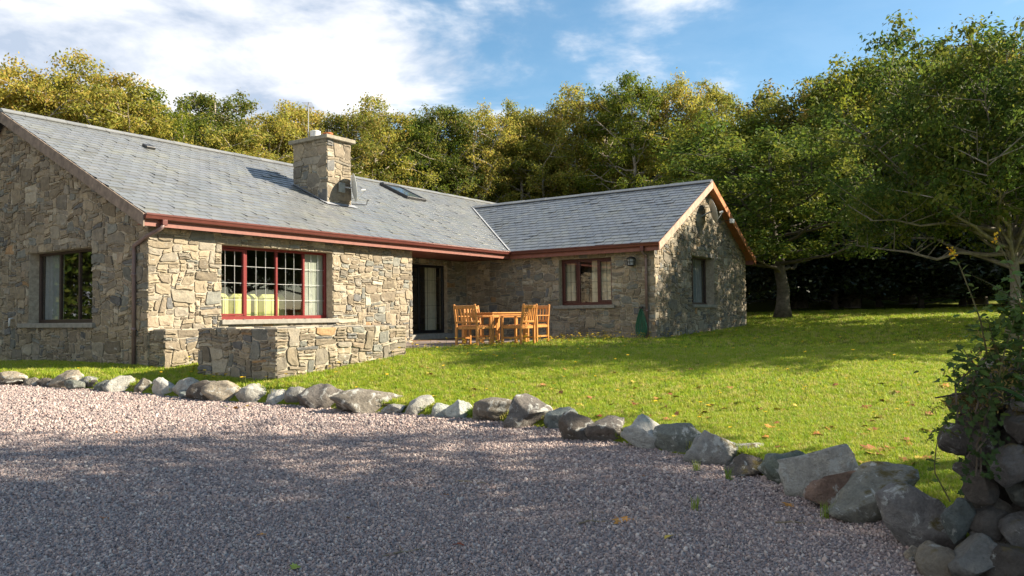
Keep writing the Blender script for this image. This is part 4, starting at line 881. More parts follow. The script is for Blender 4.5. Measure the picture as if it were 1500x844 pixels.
# ------------------------------------------------------------------ edging stones along the drive
def boulder(mb, c, r, seed, sub=4, cuts=9, rough=.05, tilt=0.0, flat=.0):
    import bmesh
    rg = np.random.default_rng(seed); bm = bmesh.new(); bmesh.ops.create_icosphere(bm, subdivisions=sub, radius=1)
    V = np.array([v.co for v in bm.verts]); F = [tuple(v.index for v in f.verts) for f in bm.faces]; bm.free()
    for k in range(cuts):
        n = rg.normal(0, 1, 3); n /= np.linalg.norm(n); d = rg.uniform(.50, .84); ex = V@n-d; V = V-np.maximum(ex, 0)[:, None]*n*.93
    for fq, am in ((1.6, rough), (3.7, rough*.55), (8.5, rough*.28), (17, rough*.14)):
        ph = rg.uniform(0, 6.28, (3, 3)); w_ = rg.normal(0, fq, (3, 3)); V = V*(1+am*sum(np.sin(V@w_[k]+ph[k, 0]) for k in range(3)))[:, None]
    for fq, am in ((2.2, .05), (5.5, .03)):
        w_ = rg.normal(0, fq, (2, 3)); q_ = rg.uniform(0, 6.28, 2); V = V*(1-am*np.exp(-6*np.abs(np.sin(V@w_[0]+q_[0]+.8*np.sin(V@w_[1]+q_[1])))))[:, None]
    V /= np.abs(V).max(0); V = V*np.array(r)
    a = rg.uniform(-.5, .5); V = np.c_[V[:, 0]*math.cos(a)-V[:, 1]*math.sin(a), V[:, 0]*math.sin(a)+V[:, 1]*math.cos(a), V[:, 2]+V[:, 0]*tilt]
    mb.add(V+np.array(c), F)
ST = [(-12, 7, 551, 561, 'g', 'small grey stone cut by the left picture edge'), (7, 40, 547, 564, 't', 'tan rounded stone first whole one from the left end of the edging'), (2, 30, 558, 567, 'd', 'flat dark brown stone low at the left end of the edging'),
 (38, 63, 556, 568, 'b', 'brown grey stone left of two low dark stones by the big tan block'), (60, 84, 557, 569, 'd', 'low dark stone touching the left of the big tan block'), (81, 116, 544, 571, 't', 'upright tan block standing tallest at the left end of the edging'), (100, 122, 557, 573, 'v', 'small dark green grey stone at the foot of the tall tan block'),
 (115, 141, 552, 569, 'g', 'grey stone right of the tall tan block'), (128, 149, 558, 571, 'd', 'low dark slab before the grey stone right of the tan block'), (142, 168, 559, 575, 'v', 'low green grey stone left of the pale rounded stone by the downpipe'), (161, 193, 553, 576, 'p', 'pale grey green rounded stone below the left downpipe'),
 (196, 230, 554, 576, 'b', 'olive grey stone left of the stone with the dark front below the pier'), (227, 256, 555, 582, 'w', 'whitish stone with a dark front below the stone pier'), (254, 293, 554, 584, 'p', 'pale pointed stone right of the one with the dark front'), (262, 285, 572, 586, 'u', 'small bluish slab leaning before the pale pointed stone'),
 (280, 314, 561, 589, 'd', 'dark brown stone between the pale pointed and the big tan grey stone'), (300, 350, 561, 590, 't', 'big tan grey stone with fallen leaves at its foot'), (347, 392, 564, 592, 'p', 'pale grey stone right of the big tan grey one'), (391, 434, 569, 594, 'w', 'long whitish stone left of the spotted dark stone'),
 (424, 458, 568, 596, 'g', 'grey stone tucked behind the long whitish one'), (448, 504, 565, 600, 's', 'big dark grey stone with white spots below the wall block right end'), (503, 590, 574, 607, 'b', 'widest flat brown grey stone in the middle of the edging'), (560, 595, 594, 609, 'g', 'small low stone at the right foot of the widest flat stone'),
 (595, 639, 581, 608, 'p', 'pale stone right of the widest flat stone'), (627, 663, 592, 613, 'l', 'low pale green white stone, left of two alike'), (656, 690, 588, 615, 'l', 'pale green white stone, right of two alike'), (684, 747, 586, 620, 'b', 'grey brown stone with an undercut front left of the tallest middle stone'),
 (740, 807, 583, 628, 's', 'tall brown grey stone with a white patch in the middle of the edging'), (801, 846, 600, 632, 'u', 'blue green stone right of the tall patched stone'), (820, 867, 608, 648, 'd', 'dark angular stone with lichen spots standing before the blue green one'), (864, 924, 604, 650, 's', 'dark stone with white spots left of the white topped stone'),
 (914, 978, 613, 661, 'w', 'white topped stone with a dark base left of the smooth dark boulder'), (961, 1030, 614, 667, 'v', 'smooth dark grey boulder shaped like a loaf'), (1006, 1073, 638, 683, 'g', 'grey stone right of the smooth dark boulder'), (1045, 1115, 652, 684, 'w', 'whitish lichen stone lying flat above the low dark slab'),
 (1066, 1130, 671, 700, 'd', 'low dark grey slab left of the green stone'), (1116, 1182, 666, 712, 'n', 'smooth green stone near the right end of the edging'), (1155, 1252, 655, 738, 'p', 'large pale grey boulder right of the green stone'), (1238, 1305, 682, 706, 'm', 'flat pale mossy stone behind the red brown boulder'),
 (1185, 1275, 696, 754, 'r', 'red brown mossy boulder between the pale and the wedge boulder'), (1216, 1345, 700, 768, 'o', 'large olive grey wedge boulder with an overhanging underside'), (1299, 1394, 726, 810, 'k', 'boulder with white lichen patches beside the stone wall'), (1324, 1348, 805, 825, 't', 'small tan stone on the gravel before the lichen patched boulder')]
SCOL = dict(g=(.25, .245, .225), t=(.32, .275, .21), d=(.115, .10, .085), b=(.19, .17, .14), v=(.18, .19, .165), p=(.36, .35, .31), w=(.44, .43, .39), u=(.18, .205, .195), s=(.155, .14, .125), l=(.40, .42, .38), n=(.165, .185, .15), m=(.31, .29, .24), r=(.22, .15, .115), o=(.215, .21, .175), k=(.20, .19, .18))
for k, (xa, xb, yt, yb, ck, lb) in enumerate(ST):
    p = on_ground((xa+xb)/2, yb-1); Y = p[1]; wd3 = (xb-xa)/F_PX*Y; hh = (yb-yt)/F_PX*Y; ry = wd3*.42
    x_, y_ = p[0]*(1+ry*.8/Y), Y+ry*.8; gz_ = float(gravel_z(p[0], Y))
    mb = MB(); mb.cc = SCOL[ck]; boulder(mb, (0, 0, 0), (wd3*(.74 if k < 22 else .64), ry, hh*.68), 900+k, cuts=13, rough=.06, tilt={'o': .25, 'k': -.1}.get(ck, random.Random(k).uniform(-.12, .12)))
    o = mb.build('edging_stone', M['rockmoss'] if Y < 7.5 else M['rock'], smooth=True); o.location = (x_, y_, gz_+hh*.36); tag(o, lb, 'stone', 'stones edging the gravel drive')

# ------------------------------------------------------------------ old field wall at the right edge
def wz(px, py, Y): return at(px, py, Y)
mb = MB(); rw = random.Random(8); wy = 4.62; base = float(gravel_z(2.6, 4.4))
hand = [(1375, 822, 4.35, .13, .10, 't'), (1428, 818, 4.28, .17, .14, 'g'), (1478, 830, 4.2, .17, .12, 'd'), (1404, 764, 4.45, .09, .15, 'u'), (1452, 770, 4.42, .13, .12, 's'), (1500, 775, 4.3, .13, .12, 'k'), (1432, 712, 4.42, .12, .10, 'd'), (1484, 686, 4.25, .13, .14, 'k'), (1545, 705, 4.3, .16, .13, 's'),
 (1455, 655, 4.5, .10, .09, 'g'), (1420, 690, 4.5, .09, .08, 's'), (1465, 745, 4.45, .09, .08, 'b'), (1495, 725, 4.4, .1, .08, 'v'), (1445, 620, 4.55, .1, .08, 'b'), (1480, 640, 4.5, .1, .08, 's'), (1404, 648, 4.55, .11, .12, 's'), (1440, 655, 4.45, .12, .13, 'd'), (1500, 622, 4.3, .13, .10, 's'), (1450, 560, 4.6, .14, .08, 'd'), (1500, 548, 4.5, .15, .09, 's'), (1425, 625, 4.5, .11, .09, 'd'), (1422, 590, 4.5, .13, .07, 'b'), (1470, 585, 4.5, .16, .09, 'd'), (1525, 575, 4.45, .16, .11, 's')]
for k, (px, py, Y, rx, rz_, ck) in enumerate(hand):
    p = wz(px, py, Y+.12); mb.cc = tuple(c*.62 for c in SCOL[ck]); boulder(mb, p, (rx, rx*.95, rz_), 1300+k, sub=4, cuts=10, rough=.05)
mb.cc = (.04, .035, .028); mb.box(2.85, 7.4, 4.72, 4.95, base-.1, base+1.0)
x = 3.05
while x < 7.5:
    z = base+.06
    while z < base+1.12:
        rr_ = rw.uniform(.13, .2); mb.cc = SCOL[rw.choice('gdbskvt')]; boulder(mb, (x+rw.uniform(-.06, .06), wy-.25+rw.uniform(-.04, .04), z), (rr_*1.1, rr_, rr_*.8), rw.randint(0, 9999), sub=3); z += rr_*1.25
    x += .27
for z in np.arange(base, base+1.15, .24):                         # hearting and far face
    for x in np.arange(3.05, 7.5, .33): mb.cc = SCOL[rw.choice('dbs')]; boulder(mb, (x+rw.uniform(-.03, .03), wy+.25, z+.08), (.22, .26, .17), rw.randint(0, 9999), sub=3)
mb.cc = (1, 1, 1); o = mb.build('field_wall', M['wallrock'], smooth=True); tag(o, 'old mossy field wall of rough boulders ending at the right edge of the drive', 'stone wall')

# ------------------------------------------------------------------ small growth and gravel, scattered as uncountable stuff
def scatter(name, protos, pts, sc, mat, full=False, tilt=.25, cols=None, label=None):
    """one object: its own mesh holds the sample pieces (flagged) and the points they are instanced on"""
    V, F, fl, S_, Cc = [], [], [], [], []
    for k, (v, f, c) in enumerate(protos):
        b0 = len(V); V += [tuple(map(float, p)) for p in v]; F += [tuple(i+b0 for i in q) for q in f]; fl += [k+1]*len(v); S_ += [1.0]*len(v); Cc += [c]*len(v)
    n0 = len(V); me = bpy.data.meshes.new(name); me.from_pydata(V+[tuple(p) for p in np.asarray(pts, float).tolist()], [], F); n = len(me.vertices)
    me.attributes.new('piece', 'INT', 'POINT').data.foreach_set('value', np.r_[np.array(fl), np.zeros(n-n0)].astype(np.int32))
    me.attributes.new('size', 'FLOAT', 'POINT').data.foreach_set('value', np.r_[np.ones(n0), sc].astype(np.float32))
    col = np.ones((n, 4), np.float32); col[:n0, :3] = np.array([c if np.ndim(c) == 1 else c for c in Cc]).reshape(-1, 3); me.attributes.new('Col', 'FLOAT_COLOR', 'POINT').data.foreach_set('color', col.ravel())
    me.materials.append(mat); me.update(); o = link_mesh(name, me)
    g = bpy.data.node_groups.new(name, 'GeometryNodeTree'); g.interface.new_socket('Geometry', in_out='INPUT', socket_type='NodeSocketGeometry'); g.interface.new_socket('Geometry', in_out='OUTPUT', socket_type='NodeSocketGeometry')
    gn, lk = g.nodes, g.links; gi = gn.new('NodeGroupInput'); go = gn.new('NodeGroupOutput')
    na = gn.new('GeometryNodeInputNamedAttribute'); na.data_type = 'INT'; na.inputs['Name'].default_value = 'piece'
    def sel(val):
        c = gn.new('FunctionNodeCompare'); c.data_type = 'INT'; c.operation = 'EQUAL'; lk.new(na.outputs['Attribute'], c.inputs[2]); c.inputs[3].default_value = val
        sp = gn.new('GeometryNodeSeparateGeometry'); sp.domain = 'POINT'; lk.new(gi.outputs[0], sp.inputs[0]); lk.new(c.outputs[0], sp.inputs[1]); return sp.outputs[0]
    gti = gn.new('GeometryNodeGeometryToInstance')
    for k in range(len(protos)): lk.new(sel(k+1), gti.inputs[0])
    ip = gn.new('GeometryNodeInstanceOnPoints'); lk.new(sel(0), ip.inputs['Points']); lk.new(gti.outputs[0], ip.inputs['Instance']); ip.inputs['Pick Instance'].default_value = True
    rv = gn.new('FunctionNodeRandomValue'); rv.data_type = 'INT'; rv.inputs[4].default_value = 0; rv.inputs[5].default_value = len(protos)-1; rv.inputs['Seed'].default_value = 3; lk.new(rv.outputs[2], ip.inputs['Instance Index'])
    rr_ = gn.new('FunctionNodeRandomValue'); rr_.data_type = 'FLOAT_VECTOR'; rr_.inputs['Seed'].default_value = 9; a = 3.14 if full else tilt
    rr_.inputs[0].default_value = (-a, -a, -3.1416); rr_.inputs[1].default_value = (a, a, 3.1416); lk.new(rr_.outputs[0], ip.inputs['Rotation'])
    ns_ = gn.new('GeometryNodeInputNamedAttribute'); ns_.data_type = 'FLOAT'; ns_.inputs['Name'].default_value = 'size'; lk.new(ns_.outputs['Attribute'], ip.inputs['Scale'])
    lk.new(ip.outputs[0], go.inputs[0]); md = o.modifiers.new('scatter', 'NODES'); md.node_group = g
    return tag(o, kind='stuff')
rg = np.random.default_rng(5)
def sample(n, y0, y1, side, m_=1.3, k_=.72):
    """random points in the viewed wedge between two distances on the gravel (-1) or lawn (+1) side"""
    out_ = []
    while sum(map(len, out_)) < n:
        y = np.sqrt(rg.uniform(y0*y0, y1*y1, n*2)); x = rg.uniform(-1, 1, n*2)*(k_*y+m_); ok = (y < edge_y(x)) if side < 0 else (y > edge_y(x)+.02); out_.append(np.c_[x[ok], y[ok]])
    return np.concatenate(out_)[:n]
# gravel
peb = []
for k in range(10):
    mb = MB(); q = random.Random(k); boulder(mb, (0, 0, 0), (q.uniform(.8, 1.25), q.uniform(.65, 1.0), q.uniform(.45, .75)), 50+k, sub=2, cuts=8, rough=.03); cc_ = [(.355, .28, .255), (.28, .225, .217), (.42, .34, .30), (.31, .245, .228), (.235, .202, .20), (.385, .317, .29), (.305, .26, .25), (.49, .425, .38), (.35, .255, .225), (.26, .217, .208)][k]
    peb.append((mb.v, mb.f, cc_))
def pebble_mat():
    mt, t, b, o = new_mat('pebbles'); a = attr(t); oi = t.nodes.new('ShaderNodeObjectInfo')
    t.links.new(mixc(t, 1.0, a, ramp(t, oi.outputs['Random'], [(0, (.60, .595, .61)), (.5, (.88, .87, .87)), (1, (1.25, 1.22, 1.18))]), 'MULTIPLY'), b.inputs['Base Color']); b.inputs['Roughness'].default_value = .8; b.inputs['Specular IOR Level'].default_value = .3; return mt
M['pebble'] = pebble_mat()
P1 = np.concatenate([sample(112000, 2.8, 6.0, -1), sample(92000, 6.0, 9.0, -1), sample(56000, 9.0, 13.6, -1)])
sz = rg.gamma(9, 1/9, len(P1))*np.where(P1[:, 1] < 6, .0088, np.where(P1[:, 1] < 9, .0108, .0135))
scatter('gravel_pebbles', peb, np.c_[P1, gz(P1[:, 0], P1[:, 1])+sz*.35], sz, M['pebble'], full=True)
# grass: tufts of blades
def tuft(seed, nb, hgt, spread, lean):
    q = random.Random(seed); v, f, c = [], [], []
    for k in range(nb):
        a = q.uniform(0, 6.28); r_ = q.uniform(0, spread); x, y = r_*math.cos(a), r_*math.sin(a); h_ = hgt*q.uniform(.55, 1.15); b_ = q.uniform(0, 6.28); w_ = q.uniform(.0022, .004); l_ = lean*q.uniform(.3, 1.2)*h_; dx, dy = math.cos(b_), math.sin(b_)
        i = len(v); v += [(x-dy*w_, y+dx*w_, 0), (x+dy*w_, y-dx*w_, 0), (x+dx*l_*.4+dy*w_*.8, y+dy*l_*.4-dx*w_*.8, h_*.6), (x+dx*l_*.4-dy*w_*.8, y+dy*l_*.4+dx*w_*.8, h_*.6), (x+dx*l_, y+dy*l_, h_)]
        f += [(i, i+1, i+2, i+3), (i+3, i+2, i+4)]
    return v, f
GC = [(.30, .41, .032), (.36, .43, .038), (.24, .36, .03), (.41, .43, .065), (.33, .41, .032), (.46, .42, .13)]
tf = [(*tuft(k, 16, .045, .055, .7), GC[k]) for k in range(6)]
M['grass'] = leafmat('grass_blades', .4, .55, .25)
P2 = np.concatenate([sample(30000, 4.6, 9.0, 1, 1.0), sample(52000, 9.0, 16, 1, 1.5), sample(30000, 16, 33, 1, 2)])
# keep the house, walls and patio clear
hx = (P2[:, 0])*_c+(P2[:, 1])*_s-HX; hy = -P2[:, 0]*_s+P2[:, 1]*_c-HY
inside = ((hx > .0) & (hx < XE) & (hy > -.02)) | ((hx > LW) & (hx < XE) & (hy > -PW-.03)) | ((hx > 3.2) & (hx < LW) & (hy > -2.55+.1*np.sin(hx*7))) | ((hx > -.03) & (hx < 2.87) & (hy > -3.57) & (hy < -1.6)) | ((hx > 0) & (hx < 1.6) & (hy > -.5)) | ((P2[:, 0] > 2.5) & (P2[:, 1] < 5.1))
P2 = P2[~inside]; s2 = rg.uniform(.7, 1.3, len(P2))*np.interp(P2[:, 1], (5, 9, 16, 33), (.85, .95, 1.15, 1.7))
nearwall = np.exp(-np.maximum(0, np.minimum(np.abs(hy[~inside]), np.where(hx[~inside] > 3, 9, 9)))/.5); s2 *= 1+.5*np.clip(nearwall, 0, 1)
scatter('lawn_grass', tf, np.c_[P2, lawn_z(P2[:, 0], P2[:, 1])-.004], s2, M['grass'], tilt=.2)
# low yellow flowers on thin stalks
def flower(seed):
    q = random.Random(seed); h_ = q.uniform(.06, .12); v = [(-.002, 0, 0), (.002, 0, 0), (.002, .01, h_), (-.002, .01, h_)]; f = [(0, 1, 2, 3)]; c = [(.14, .17, .03)]*4; i = 4
    for k in range(8): a = k*math.pi/4; v += [(0, .01, h_), (.014*math.cos(a-.35), .01+.014*math.sin(a-.35), h_+.006), (.017*math.cos(a), .01+.017*math.sin(a), h_+.004), (.014*math.cos(a+.35), .01+.014*math.sin(a+.35), h_+.006)]; c += [(.75, .50, .02)]*4; f.append((i, i+1, i+2, i+3)); i += 4
    return v, f, c
class _P: pass
def scatter_multi(name, pr, pts, sc, mat, **k):
    o = scatter(name, [(v, f, (1, 1, 1)) for v, f, c in pr], pts, sc, mat, **k); n = len(o.data.vertices); col = np.ones((n, 4), np.float32); i = 0
    for v, f, c in pr: col[i:i+len(v), :3] = c; i += len(v)
    o.data.attributes['Col'].data.foreach_set('color', col.ravel()); return o
def lawn_pts(n, fn):
    out_ = []
    while len(out_) < n:
        x, y = fn(); xx = x*_c+y*_s-HX; yy = -x*_s+y*_c-HY
        if y > edge_y(x)+.2 and not ((xx > 0 and yy > -.02) or (xx > LW and yy > -PW-.05) or (3.2 < xx < LW and yy > -2.5) or (-.1 < xx < 2.95 and -3.65 < yy < -1.5)): out_.append((x, y, float(lawn_z(x, y))))
    return np.array(out_)
rf = random.Random(12)
def near_house():
    if rf.random() < .72: xx = rf.uniform(-1.5, 12.5); p = H(xx, rf.gauss(-3.9 if xx > 3 else -2.6, .9)); return float(p[0]), float(p[1])
    y = rf.uniform(8, 22); return rf.uniform(-.5, .65)*y, y
FP = lawn_pts(720, near_house); scatter_multi('lawn_flowers', [flower(k) for k in range(5)], FP, rg.uniform(1.1, 1.8, len(FP)), M['petal'], tilt=.2)

# ------------------------------------------------------------------ plants on and beside the field wall
def leaf_outline(kind):
    if kind == 'ivy': a = [(0, 0), (.38, -.12), (.55, .18), (.34, .34), (.42, .62), (.18, .62), (0, 1.0)]
    elif kind == 'oak': a = [(0, 0), (.12, .12), (.30, .18), (.20, .34), (.40, .46), (.24, .58), (.32, .76), (.14, .80), (0, 1.0)]
    elif kind == 'lobed': a = [(0, 0), (.20, -.02), (.55, .10), (.40, .28), (.75, .48), (.42, .52), (.45, .74), (.20, .70), (0, 1.05)]
    else: a = [(0, 0), (.16, .15), (.27, .42), (.18, .75), (0, 1.0)]
    return a+[(-x, y) for x, y in a[-2:0:-1]]
def add_leaf(mb, p, fwd, nrm, size, kind='ovate', fold=.25, curl=.0, asp=1.0):
    f = unit(fwd); n = np.array(nrm, float); n = unit(n-f*np.dot(n, f)); s_ = np.cross(f, n); pts = leaf_outline(kind); V = []
    for x, y in pts: V.append(np.array(p)+size*(f*y+s_*x*asp+n*(abs(x)*fold-curl*y*y)))
    V.append(np.array(p)+size*f*.45-n*size*curl*.2); k = len(pts); mb.add(V, [(i, (i+1) % k, k) for i in range(k)])
q = random.Random(21); rvec = lambda s=1.0: np.array([q.gauss(0, s) for _ in range(3)])
def greens(lo=.8, hi=1.25, base_=(.055, .09, .02)): k = q.uniform(lo, hi); return tuple(c*k for c in base_)
# ivy creeping over the end of the wall
r = empty('ivy', wz(1420, 690, 4.3)); o0 = np.array(r.location); mb = MB(); st = MB(); st.cc = (.09, .07, .05)
for k in range(4):
    px, py = q.uniform(1402, 1440), q.uniform(640, 705); pts = []
    for j in range(9):
        p = wz(px, py, 4.27+.05*math.sin(j)+max(0, (600-py)/600)*.4)-o0; pts.append(p+rvec(.006)); py -= q.uniform(12, 24); px += q.gauss(-1, 9); px = max(px, 1402)
    st.tube(pts, .005, 5)
    for p in pts:
        for j in range(q.randint(3, 5)): mb.cc = greens(.5, 1.2, (.04, .075, .02)); d = rvec(); d[1] = -abs(d[1])*.4; add_leaf(mb, p+rvec(.045)*np.array([1, .35, 1])+np.array((0, -.035, 0)), d+np.array((0, 0, -.5)), (q.gauss(0, .4), -1, .5+q.gauss(0, .3)), q.uniform(.022, .042), 'ivy')
st.build('stem', M['bark'], r); mb.build('leaves', M['plantleaf'], r); tag(r, 'dark ivy creeping over the shaded end of the field wall', 'ivy')
# leafy bramble hanging at the left of the wall end
def sprig(name, pts, nleaf, lsize, col, label, cat, kind='ovate', stemr=.004, stemc=(.10, .09, .04), spread=.03, flower_end=0, group=None):
    p0 = np.array(pts[0]); r = empty(name, p0); pts = [np.array(p)-p0 for p in pts]; us_ = np.linspace(0, 1, 14); cum = np.linspace(0, 1, len(pts)); sm = [np.array([np.interp(u, cum, [p[k] for p in pts]) for k in range(3)]) for u in us_]
    st = MB(); st.cc = stemc; st.tube(sm, list(np.linspace(stemr, stemr*.4, 14)), 6); st.build('stem', M['bark'], r)
    mb = MB()
    for i in range(nleaf):
        u = q.uniform(.06, .98 if not flower_end else .80); p = np.array([np.interp(u, us_, [a[k] for a in sm]) for k in range(3)])
        mb.cc = greens(.7, 1.3, col); d = rvec(); d[2] = d[2]*.5+.1; add_leaf(mb, p+rvec(spread*.4), d, (q.gauss(0, .5), q.gauss(-.4, .5), 1), lsize*q.uniform(.6, 1.2), kind, curl=q.uniform(0, .35))
    mb.build('leaves', M['plantleaf'], r)
    if flower_end:
        fl = MB()
        for i in range(flower_end):
            u = q.uniform(.86, 1.02); p = np.array([np.interp(min(u, 1), us_, [a[k] for a in sm]) for k in range(3)])+rvec(.012); fl.cc = (.62+q.uniform(-.1, .1), .42+q.uniform(-.08, .06), .02)
            for j in range(5): add_leaf(fl, p, rvec(), rvec(), q.uniform(.008, .015))
        fl.build('flowers', M['petal'], r)
    return tag(r, label, cat, group)
sprig('bramble', [wz(1392, 735, 4.3), wz(1368, 690, 4.28), wz(1372, 650, 4.27), wz(1385, 615, 4.28), wz(1402, 600, 4.3)], 22, .036, (.085, .13, .025), 'leafy bramble shoot climbing at the left side of the field wall end', 'plant', 'oak')
sprig('bramble', [wz(1404, 640, 4.35), wz(1385, 628, 4.3), wz(1366, 632, 4.27), wz(1356, 650, 4.25)], 26, .034, (.10, .15, .025), 'small bramble tip with leaves reaching left over the lawn edge', 'plant', 'oak')
sprig('yellow_wildflower', [wz(1446, 520, 4.35), wz(1436, 468, 4.33), wz(1421, 428, 4.31), wz(1404, 385, 4.3), wz(1390, 366, 4.3)], 13, .05, (.13, .18, .05), 'tall yellow wildflower stem leaning left above the wall', 'flower', flower_end=16, stemr=.005)
sprig('yellow_wildflower', [wz(1500, 440, 4.3), wz(1482, 395, 4.3), wz(1466, 362, 4.28), wz(1457, 343, 4.28)], 10, .045, (.13, .18, .05), 'shorter yellow wildflower with one bright head before the tree trunk', 'flower', flower_end=10)
for k, (pp, n_, sz_, lb) in enumerate((([(1440, 600), (1432, 560), (1420, 530), (1412, 512)], 44, .055, 'leafy weed on the left of the wall top'), ([(1470, 590), (1462, 540), (1455, 500), (1448, 470)], 50, .062, 'leafy weed in the middle of the wall top'), ([(1500, 580), (1495, 520), (1488, 470), (1478, 440)], 60, .07, 'tall leafy weed at the right of the wall top'),
   ([(1500, 600), (1495, 575), (1475, 555), (1452, 548)], 40, .06, 'broad leaved plant drooping over the wall face'), ([(1530, 590), (1520, 550), (1505, 510), (1490, 490)], 60, .075, 'broad leaved plant by the right picture edge'), ([(1425, 620), (1412, 585), (1402, 555), (1395, 535)], 36, .045, 'small leafy weed hanging at the wall corner'))):
    sprig('weed', [wz(a_, b_, 4.32+.04*k) for a_, b_ in pp], n_, sz_, [(.07, .12, .025), (.10, .145, .03), (.06, .10, .02)][k % 3], lb, 'plant', spread=.14, stemr=.005, kind=['ovate', 'oak', 'lobed'][k % 3])
for k, (pp, n_, sz_, lb) in enumerate((([(1490, 540), (1500, 490), (1496, 450), (1484, 418)], 80, .06, 'tall dark leafy stem at the right edge under the yellow fern tip'), ([(1470, 545), (1462, 515), (1450, 492), (1440, 478)], 60, .05, 'leafy stem leaning left beneath the yellow wildflower'))):
    sprig('weed', [wz(a_, b_, 4.3+.05*k) for a_, b_ in pp], n_, sz_, [(.07, .125, .03), (.09, .14, .03)][k], lb, 'plant', spread=.15, stemr=.005, kind=['oak', 'ovate'][k])
for k, (pp, n_, sz_, lb) in enumerate((([(1462, 560), (1470, 520), (1482, 480), (1490, 455)], 70, .05, 'dense leafy clump on the wall top under the fern'), ([(1440, 590), (1430, 565), (1418, 550), (1408, 545)], 40, .04, 'low leafy clump at the left rim of the wall top'))):
    sprig('weed', [wz(a_, b_, 4.28+.03*k) for a_, b_ in pp], n_, sz_, [(.08, .13, .028), (.11, .15, .03), (.055, .095, .02)][k], lb, 'plant', spread=.16, stemr=.005, kind=['ovate', 'ovate', 'lobed'][k])
# fern fronds
def frond(base_, tip, sag, n, col, wmax, name='frond'):
    a, b2 = np.array(base_), np.array(tip); r = empty('fern', a); st = MB(); st.cc = (.10, .08, .03); us_ = np.linspace(0, 1, 12); L_ = lambda u: (b2-a)*u+np.array((0, 0, 1))*sag*4*u*(1-u); st.tube([L_(u) for u in us_], list(np.linspace(.004, .0012, 12)), 5); st.build('stem', M['bark'], r)
    mb = MB(); d = unit(b2-a); side = unit(np.cross(d, (0, 0, 1)))
    for i in range(n):
        u = .12+.88*i/n; w_ = wmax*math.sin(math.pi*min(1, .25+u*.75))**.7*(1-u*.55)
        for sg in (-1, 1): mb.cc = greens(.8, 1.2, col); add_leaf(mb, L_(u), side*sg+d*.45+np.array((0, 0, -.15)), (0, -.3, 1), w_, 'ovate', fold=.1, curl=.15, asp=.75)
    mb.build('leaflets', M['plantleaf'], r); return r
tag(frond(wz(1500, 452, 4.25), wz(1424, 404, 4.3), .02, 22, (.12, .12, .03), .07), 'brownish green fern frond reaching left in front of the tree trunk', 'fern')
tag(frond(wz(1530, 330, 4.1), wz(1466, 296, 4.1), .015, 18, (.16, .19, .03), .06), 'yellow green fern tip at the right picture edge highest of the ferns', 'fern')
tag(frond(wz(1515, 545, 4.15), wz(1440, 500, 4.2), .05, 22, (.07, .13, .03), .075), 'green fern frond arching over the wall top', 'fern')
tag(frond(wz(1520, 600, 4.1), wz(1432, 572, 4.2), .06, 22, (.06, .12, .03), .075), 'dark green fern frond drooping over the wall face', 'fern')
# dry bracken clump
r = empty('dry_bracken', wz(1450, 560, 4.4)); mb = MB()
for k in range(420): p = np.array([q.gauss(0, .075), q.gauss(0, .06), q.gauss(.06, .085)]); c = q.uniform(.7, 1.3); mb.cc = (.27*c, .20*c, .065*c); add_leaf(mb, p, rvec(), rvec(), q.uniform(.012, .035), asp=.6)
mb.build('dry_fronds', M['litter'], r); tag(r, 'tan dead bracken clump lying on the wall top', 'bracken')
# moss and grass beard on the corner boulder
r = empty('moss_cushion', wz(1420, 592, 4.42)); mb = MB()
for k in range(700): a = q.uniform(0, 6.28); rr_ = abs(q.gauss(0, .1)); p = np.array([rr_*math.cos(a)*1.2, rr_*math.sin(a)*.6, .05-rr_*.35+q.gauss(0, .012)]); c = q.uniform(.6, 1.3); mb.cc = (.14*c, .10*c, .03*c); add_leaf(mb, p, rvec()+np.array((0, -.3, -.5)), rvec(), q.uniform(.012, .04), asp=.35)
mo_ = mb.build('moss', M['litter'], r); mo_['kind'] = 'stuff'; tag(r, 'brown shaggy moss hanging over the corner boulder of the wall', 'moss')
mb = MB(); mb.cc = (.05, .04, .03); mb.tube([wz(1432, 576, 4.3), wz(1405, 577, 4.27), wz(1370, 583, 4.22)], [.007, .006, .004], 6); o = mb.build('dead_stick', M['bark']); tag(o, 'thin dead stick poking left from the wall over the lawn', 'stick')

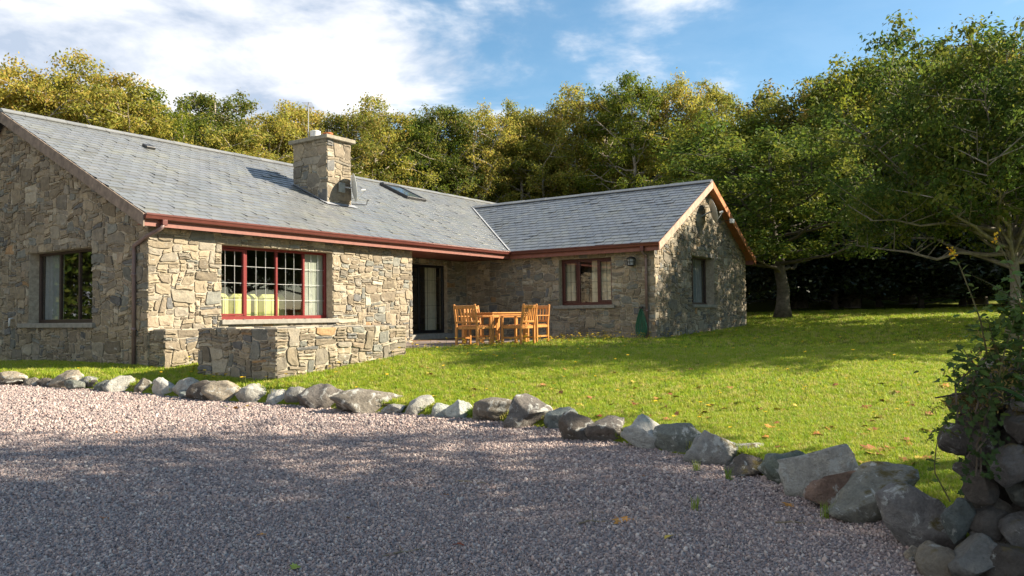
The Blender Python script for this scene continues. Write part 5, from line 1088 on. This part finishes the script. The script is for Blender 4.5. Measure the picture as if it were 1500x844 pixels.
# ------------------------------------------------------------------ fallen leaves, twigs and weeds
def leaf_thing(x, y, size, col, kind, curl, label, group, name='fallen_leaf', lift=.004):
    mb = MB(); mb.cc = col; a = q.uniform(0, 6.28); d = np.array((math.cos(a), math.sin(a), q.uniform(-.05, .25))); add_leaf(mb, (0, 0, 0), d, (q.gauss(0, .25), q.gauss(0, .25), 1), size, kind, fold=q.uniform(.1, .4), curl=curl); mb.tube([(0, 0, 0), tuple(-d*size*.35+np.array((0, 0, .004)))], .0022, 4)
    o = mb.build(name, M['litter']); o.location = (x, y, ground(x, y)+lift+(.012 if y < edge_y(x) else .028)); return tag(o, label, 'leaf', group)
BR, OR, YE, RD, GRN = (.30, .13, .05), (.48, .22, .05), (.50, .36, .07), (.26, .07, .035), (.22, .26, .05)
for px, py, s_, c, kd, cu, lb in ((906, 764, .13, OR, 'lobed', .55, 'big curled orange brown leaf lying on the gravel, largest of all'), (515, 763, .075, YE, 'ovate', .2, 'flat yellow leaf on shaded gravel left of the big curled leaf'), (985, 788, .08, YE, 'oak', .3, 'yellow brown oak leaf on the gravel right of the big curled leaf'), (380, 787, .045, OR, 'oak', .3, 'small orange leaf on the gravel front left'), (428, 838, .06, GRN, 'lobed', .3, 'greenish yellow leaf at the bottom picture edge'),
   (150, 762, .07, BR, 'oak', .5, 'brown curled leaf on the gravel at the far front left'), (668, 801, .06, RD, 'oak', .6, 'dark red brown curled leaf on the gravel in the middle front'), (655, 728, .04, OR, 'ovate', .2, 'little orange leaf beside a twig on the gravel'), (172, 636, .09, BR, 'lobed', .6, 'brown leaf on sunlit gravel at the left'), (1152, 741, .10, OR, 'lobed', .5, 'orange brown leaf on the gravel before the pale grey boulder'), (1120, 690, .05, RD, 'oak', .4, 'dark red leaf on the gravel below the low dark slab'),
   (943, 700, .06, BR, 'oak', .5, 'brown leaf on the gravel below the white topped stone'), (358, 598, .09, YE, 'lobed', .4, 'yellow leaf at the foot of the big tan grey stone'), (342, 600, .09, OR, 'lobed', .5, 'orange leaf at the foot of the big tan grey stone'), (330, 597, .08, GRN, 'lobed', .4, 'green yellow leaf left at the foot of the big tan grey stone'), (365, 602, .07, BR, 'oak', .5, 'brown leaf right at the foot of the big tan grey stone'), (205, 597, .06, BR, 'oak', .4, 'brown leaf on sunlit gravel below the downpipe'), (40, 570, .07, OR, 'oak', .4, 'orange leaf at the far left foot of the edging')):
    p = on_ground(px, py); leaf_thing(float(p[0]), float(p[1]), s_, c, kd, cu, lb, 'fallen leaves on the gravel')
n_ = 0
while n_ < 95:
    px, py = q.uniform(560, 1390), 540+150*q.random()**.8
    p = on_ground(px, py); x, y = float(p[0]), float(p[1])
    if y < edge_y(x)+.35 or y > 16: continue
    leaf_thing(x, y, q.uniform(.07, .12), q.choice((BR, BR, OR, RD, YE)), q.choice(('oak', 'lobed')), q.uniform(.2, .7), 'small dry brown or yellow leaf lying in the lawn grass', 'fallen leaves on the lawn'); n_ += 1
leaf_thing(*[float(v) for v in on_ground(1285, 662)[:2]], .17, BR, 'lobed', .5, 'large crumpled brown leaf on the lawn behind the pale grey boulder', 'fallen leaves on the lawn')
for (xa, ya), (xb, yb), lb in (((560, 819), (622, 806), 'crooked bare twig on the gravel at the middle front'), ((668, 706), (724, 713), 'thin dark twig on shaded gravel below the edging'), ((1136, 768), (1212, 769), 'pale straight twig on the gravel before the wedge boulder'), ((846, 770), (892, 766), 'short pale twig beside the big curled leaf')):
    a, b2 = on_ground(xa, ya), on_ground(xb, yb); mb = MB(); mb.cc = (.23, .18, .12); L_ = b2-a; pts = [L_*u+np.array((0, 0, .014))+rvec(.008)*(0 < u < 1) for u in np.linspace(0, 1, 7)]; mb.tube(pts, [.0065, .006, .006, .005, .005, .004, .002], 6); mb.tube([pts[3], pts[3]+rvec(.03)+np.array((0, 0, .02))], .003, 5)
    o = mb.build('twig', M['bark']); o.location = a; tag(o, lb, 'twig', 'twigs on the gravel')
for px, py, lb in ((1020, 692, 'small grass tuft growing in the gravel before the smooth dark boulder'), (1068, 704, 'tiny grass tuft in the gravel below the low dark slab'), (1018, 748, 'thin grass shoot in the open gravel'), (1208, 760, 'grass tuft at the foot of the wedge boulder')):
    p = on_ground(px, py); v, f = tuft(px, 22, .13, .03, .5); mb = MB(); mb.cc = (.22, .30, .05); mb.add(v, f); o = mb.build('grass_tuft', M['grass']); o.location = p; tag(o, lb, 'grass tuft', 'grass tufts in the gravel')
# bare soil strip with litter along the lawn side of the stones
xs_e = np.linspace(-12, 2.7, 160); V = []
for x in xs_e:
    y = float(edge_y(x)); w_ = .16+.07*math.sin(x*3.1)+.05*math.sin(x*7.7)+(.22 if x > .8 else 0); V.append([(x, y+.06, float(lawn_z(x, y+.06))+.006), (x+.02, y+.20+w_, float(lawn_z(x, y+.20+w_))+.004)])
mb = MB(); mb.add([p for pr_ in V for p in pr_], [(2*i, 2*i+2, 2*i+3, 2*i+1) for i in range(len(V)-1)]); o = mb.build('soil_strip', M['soil']); tag(o, kind='structure')
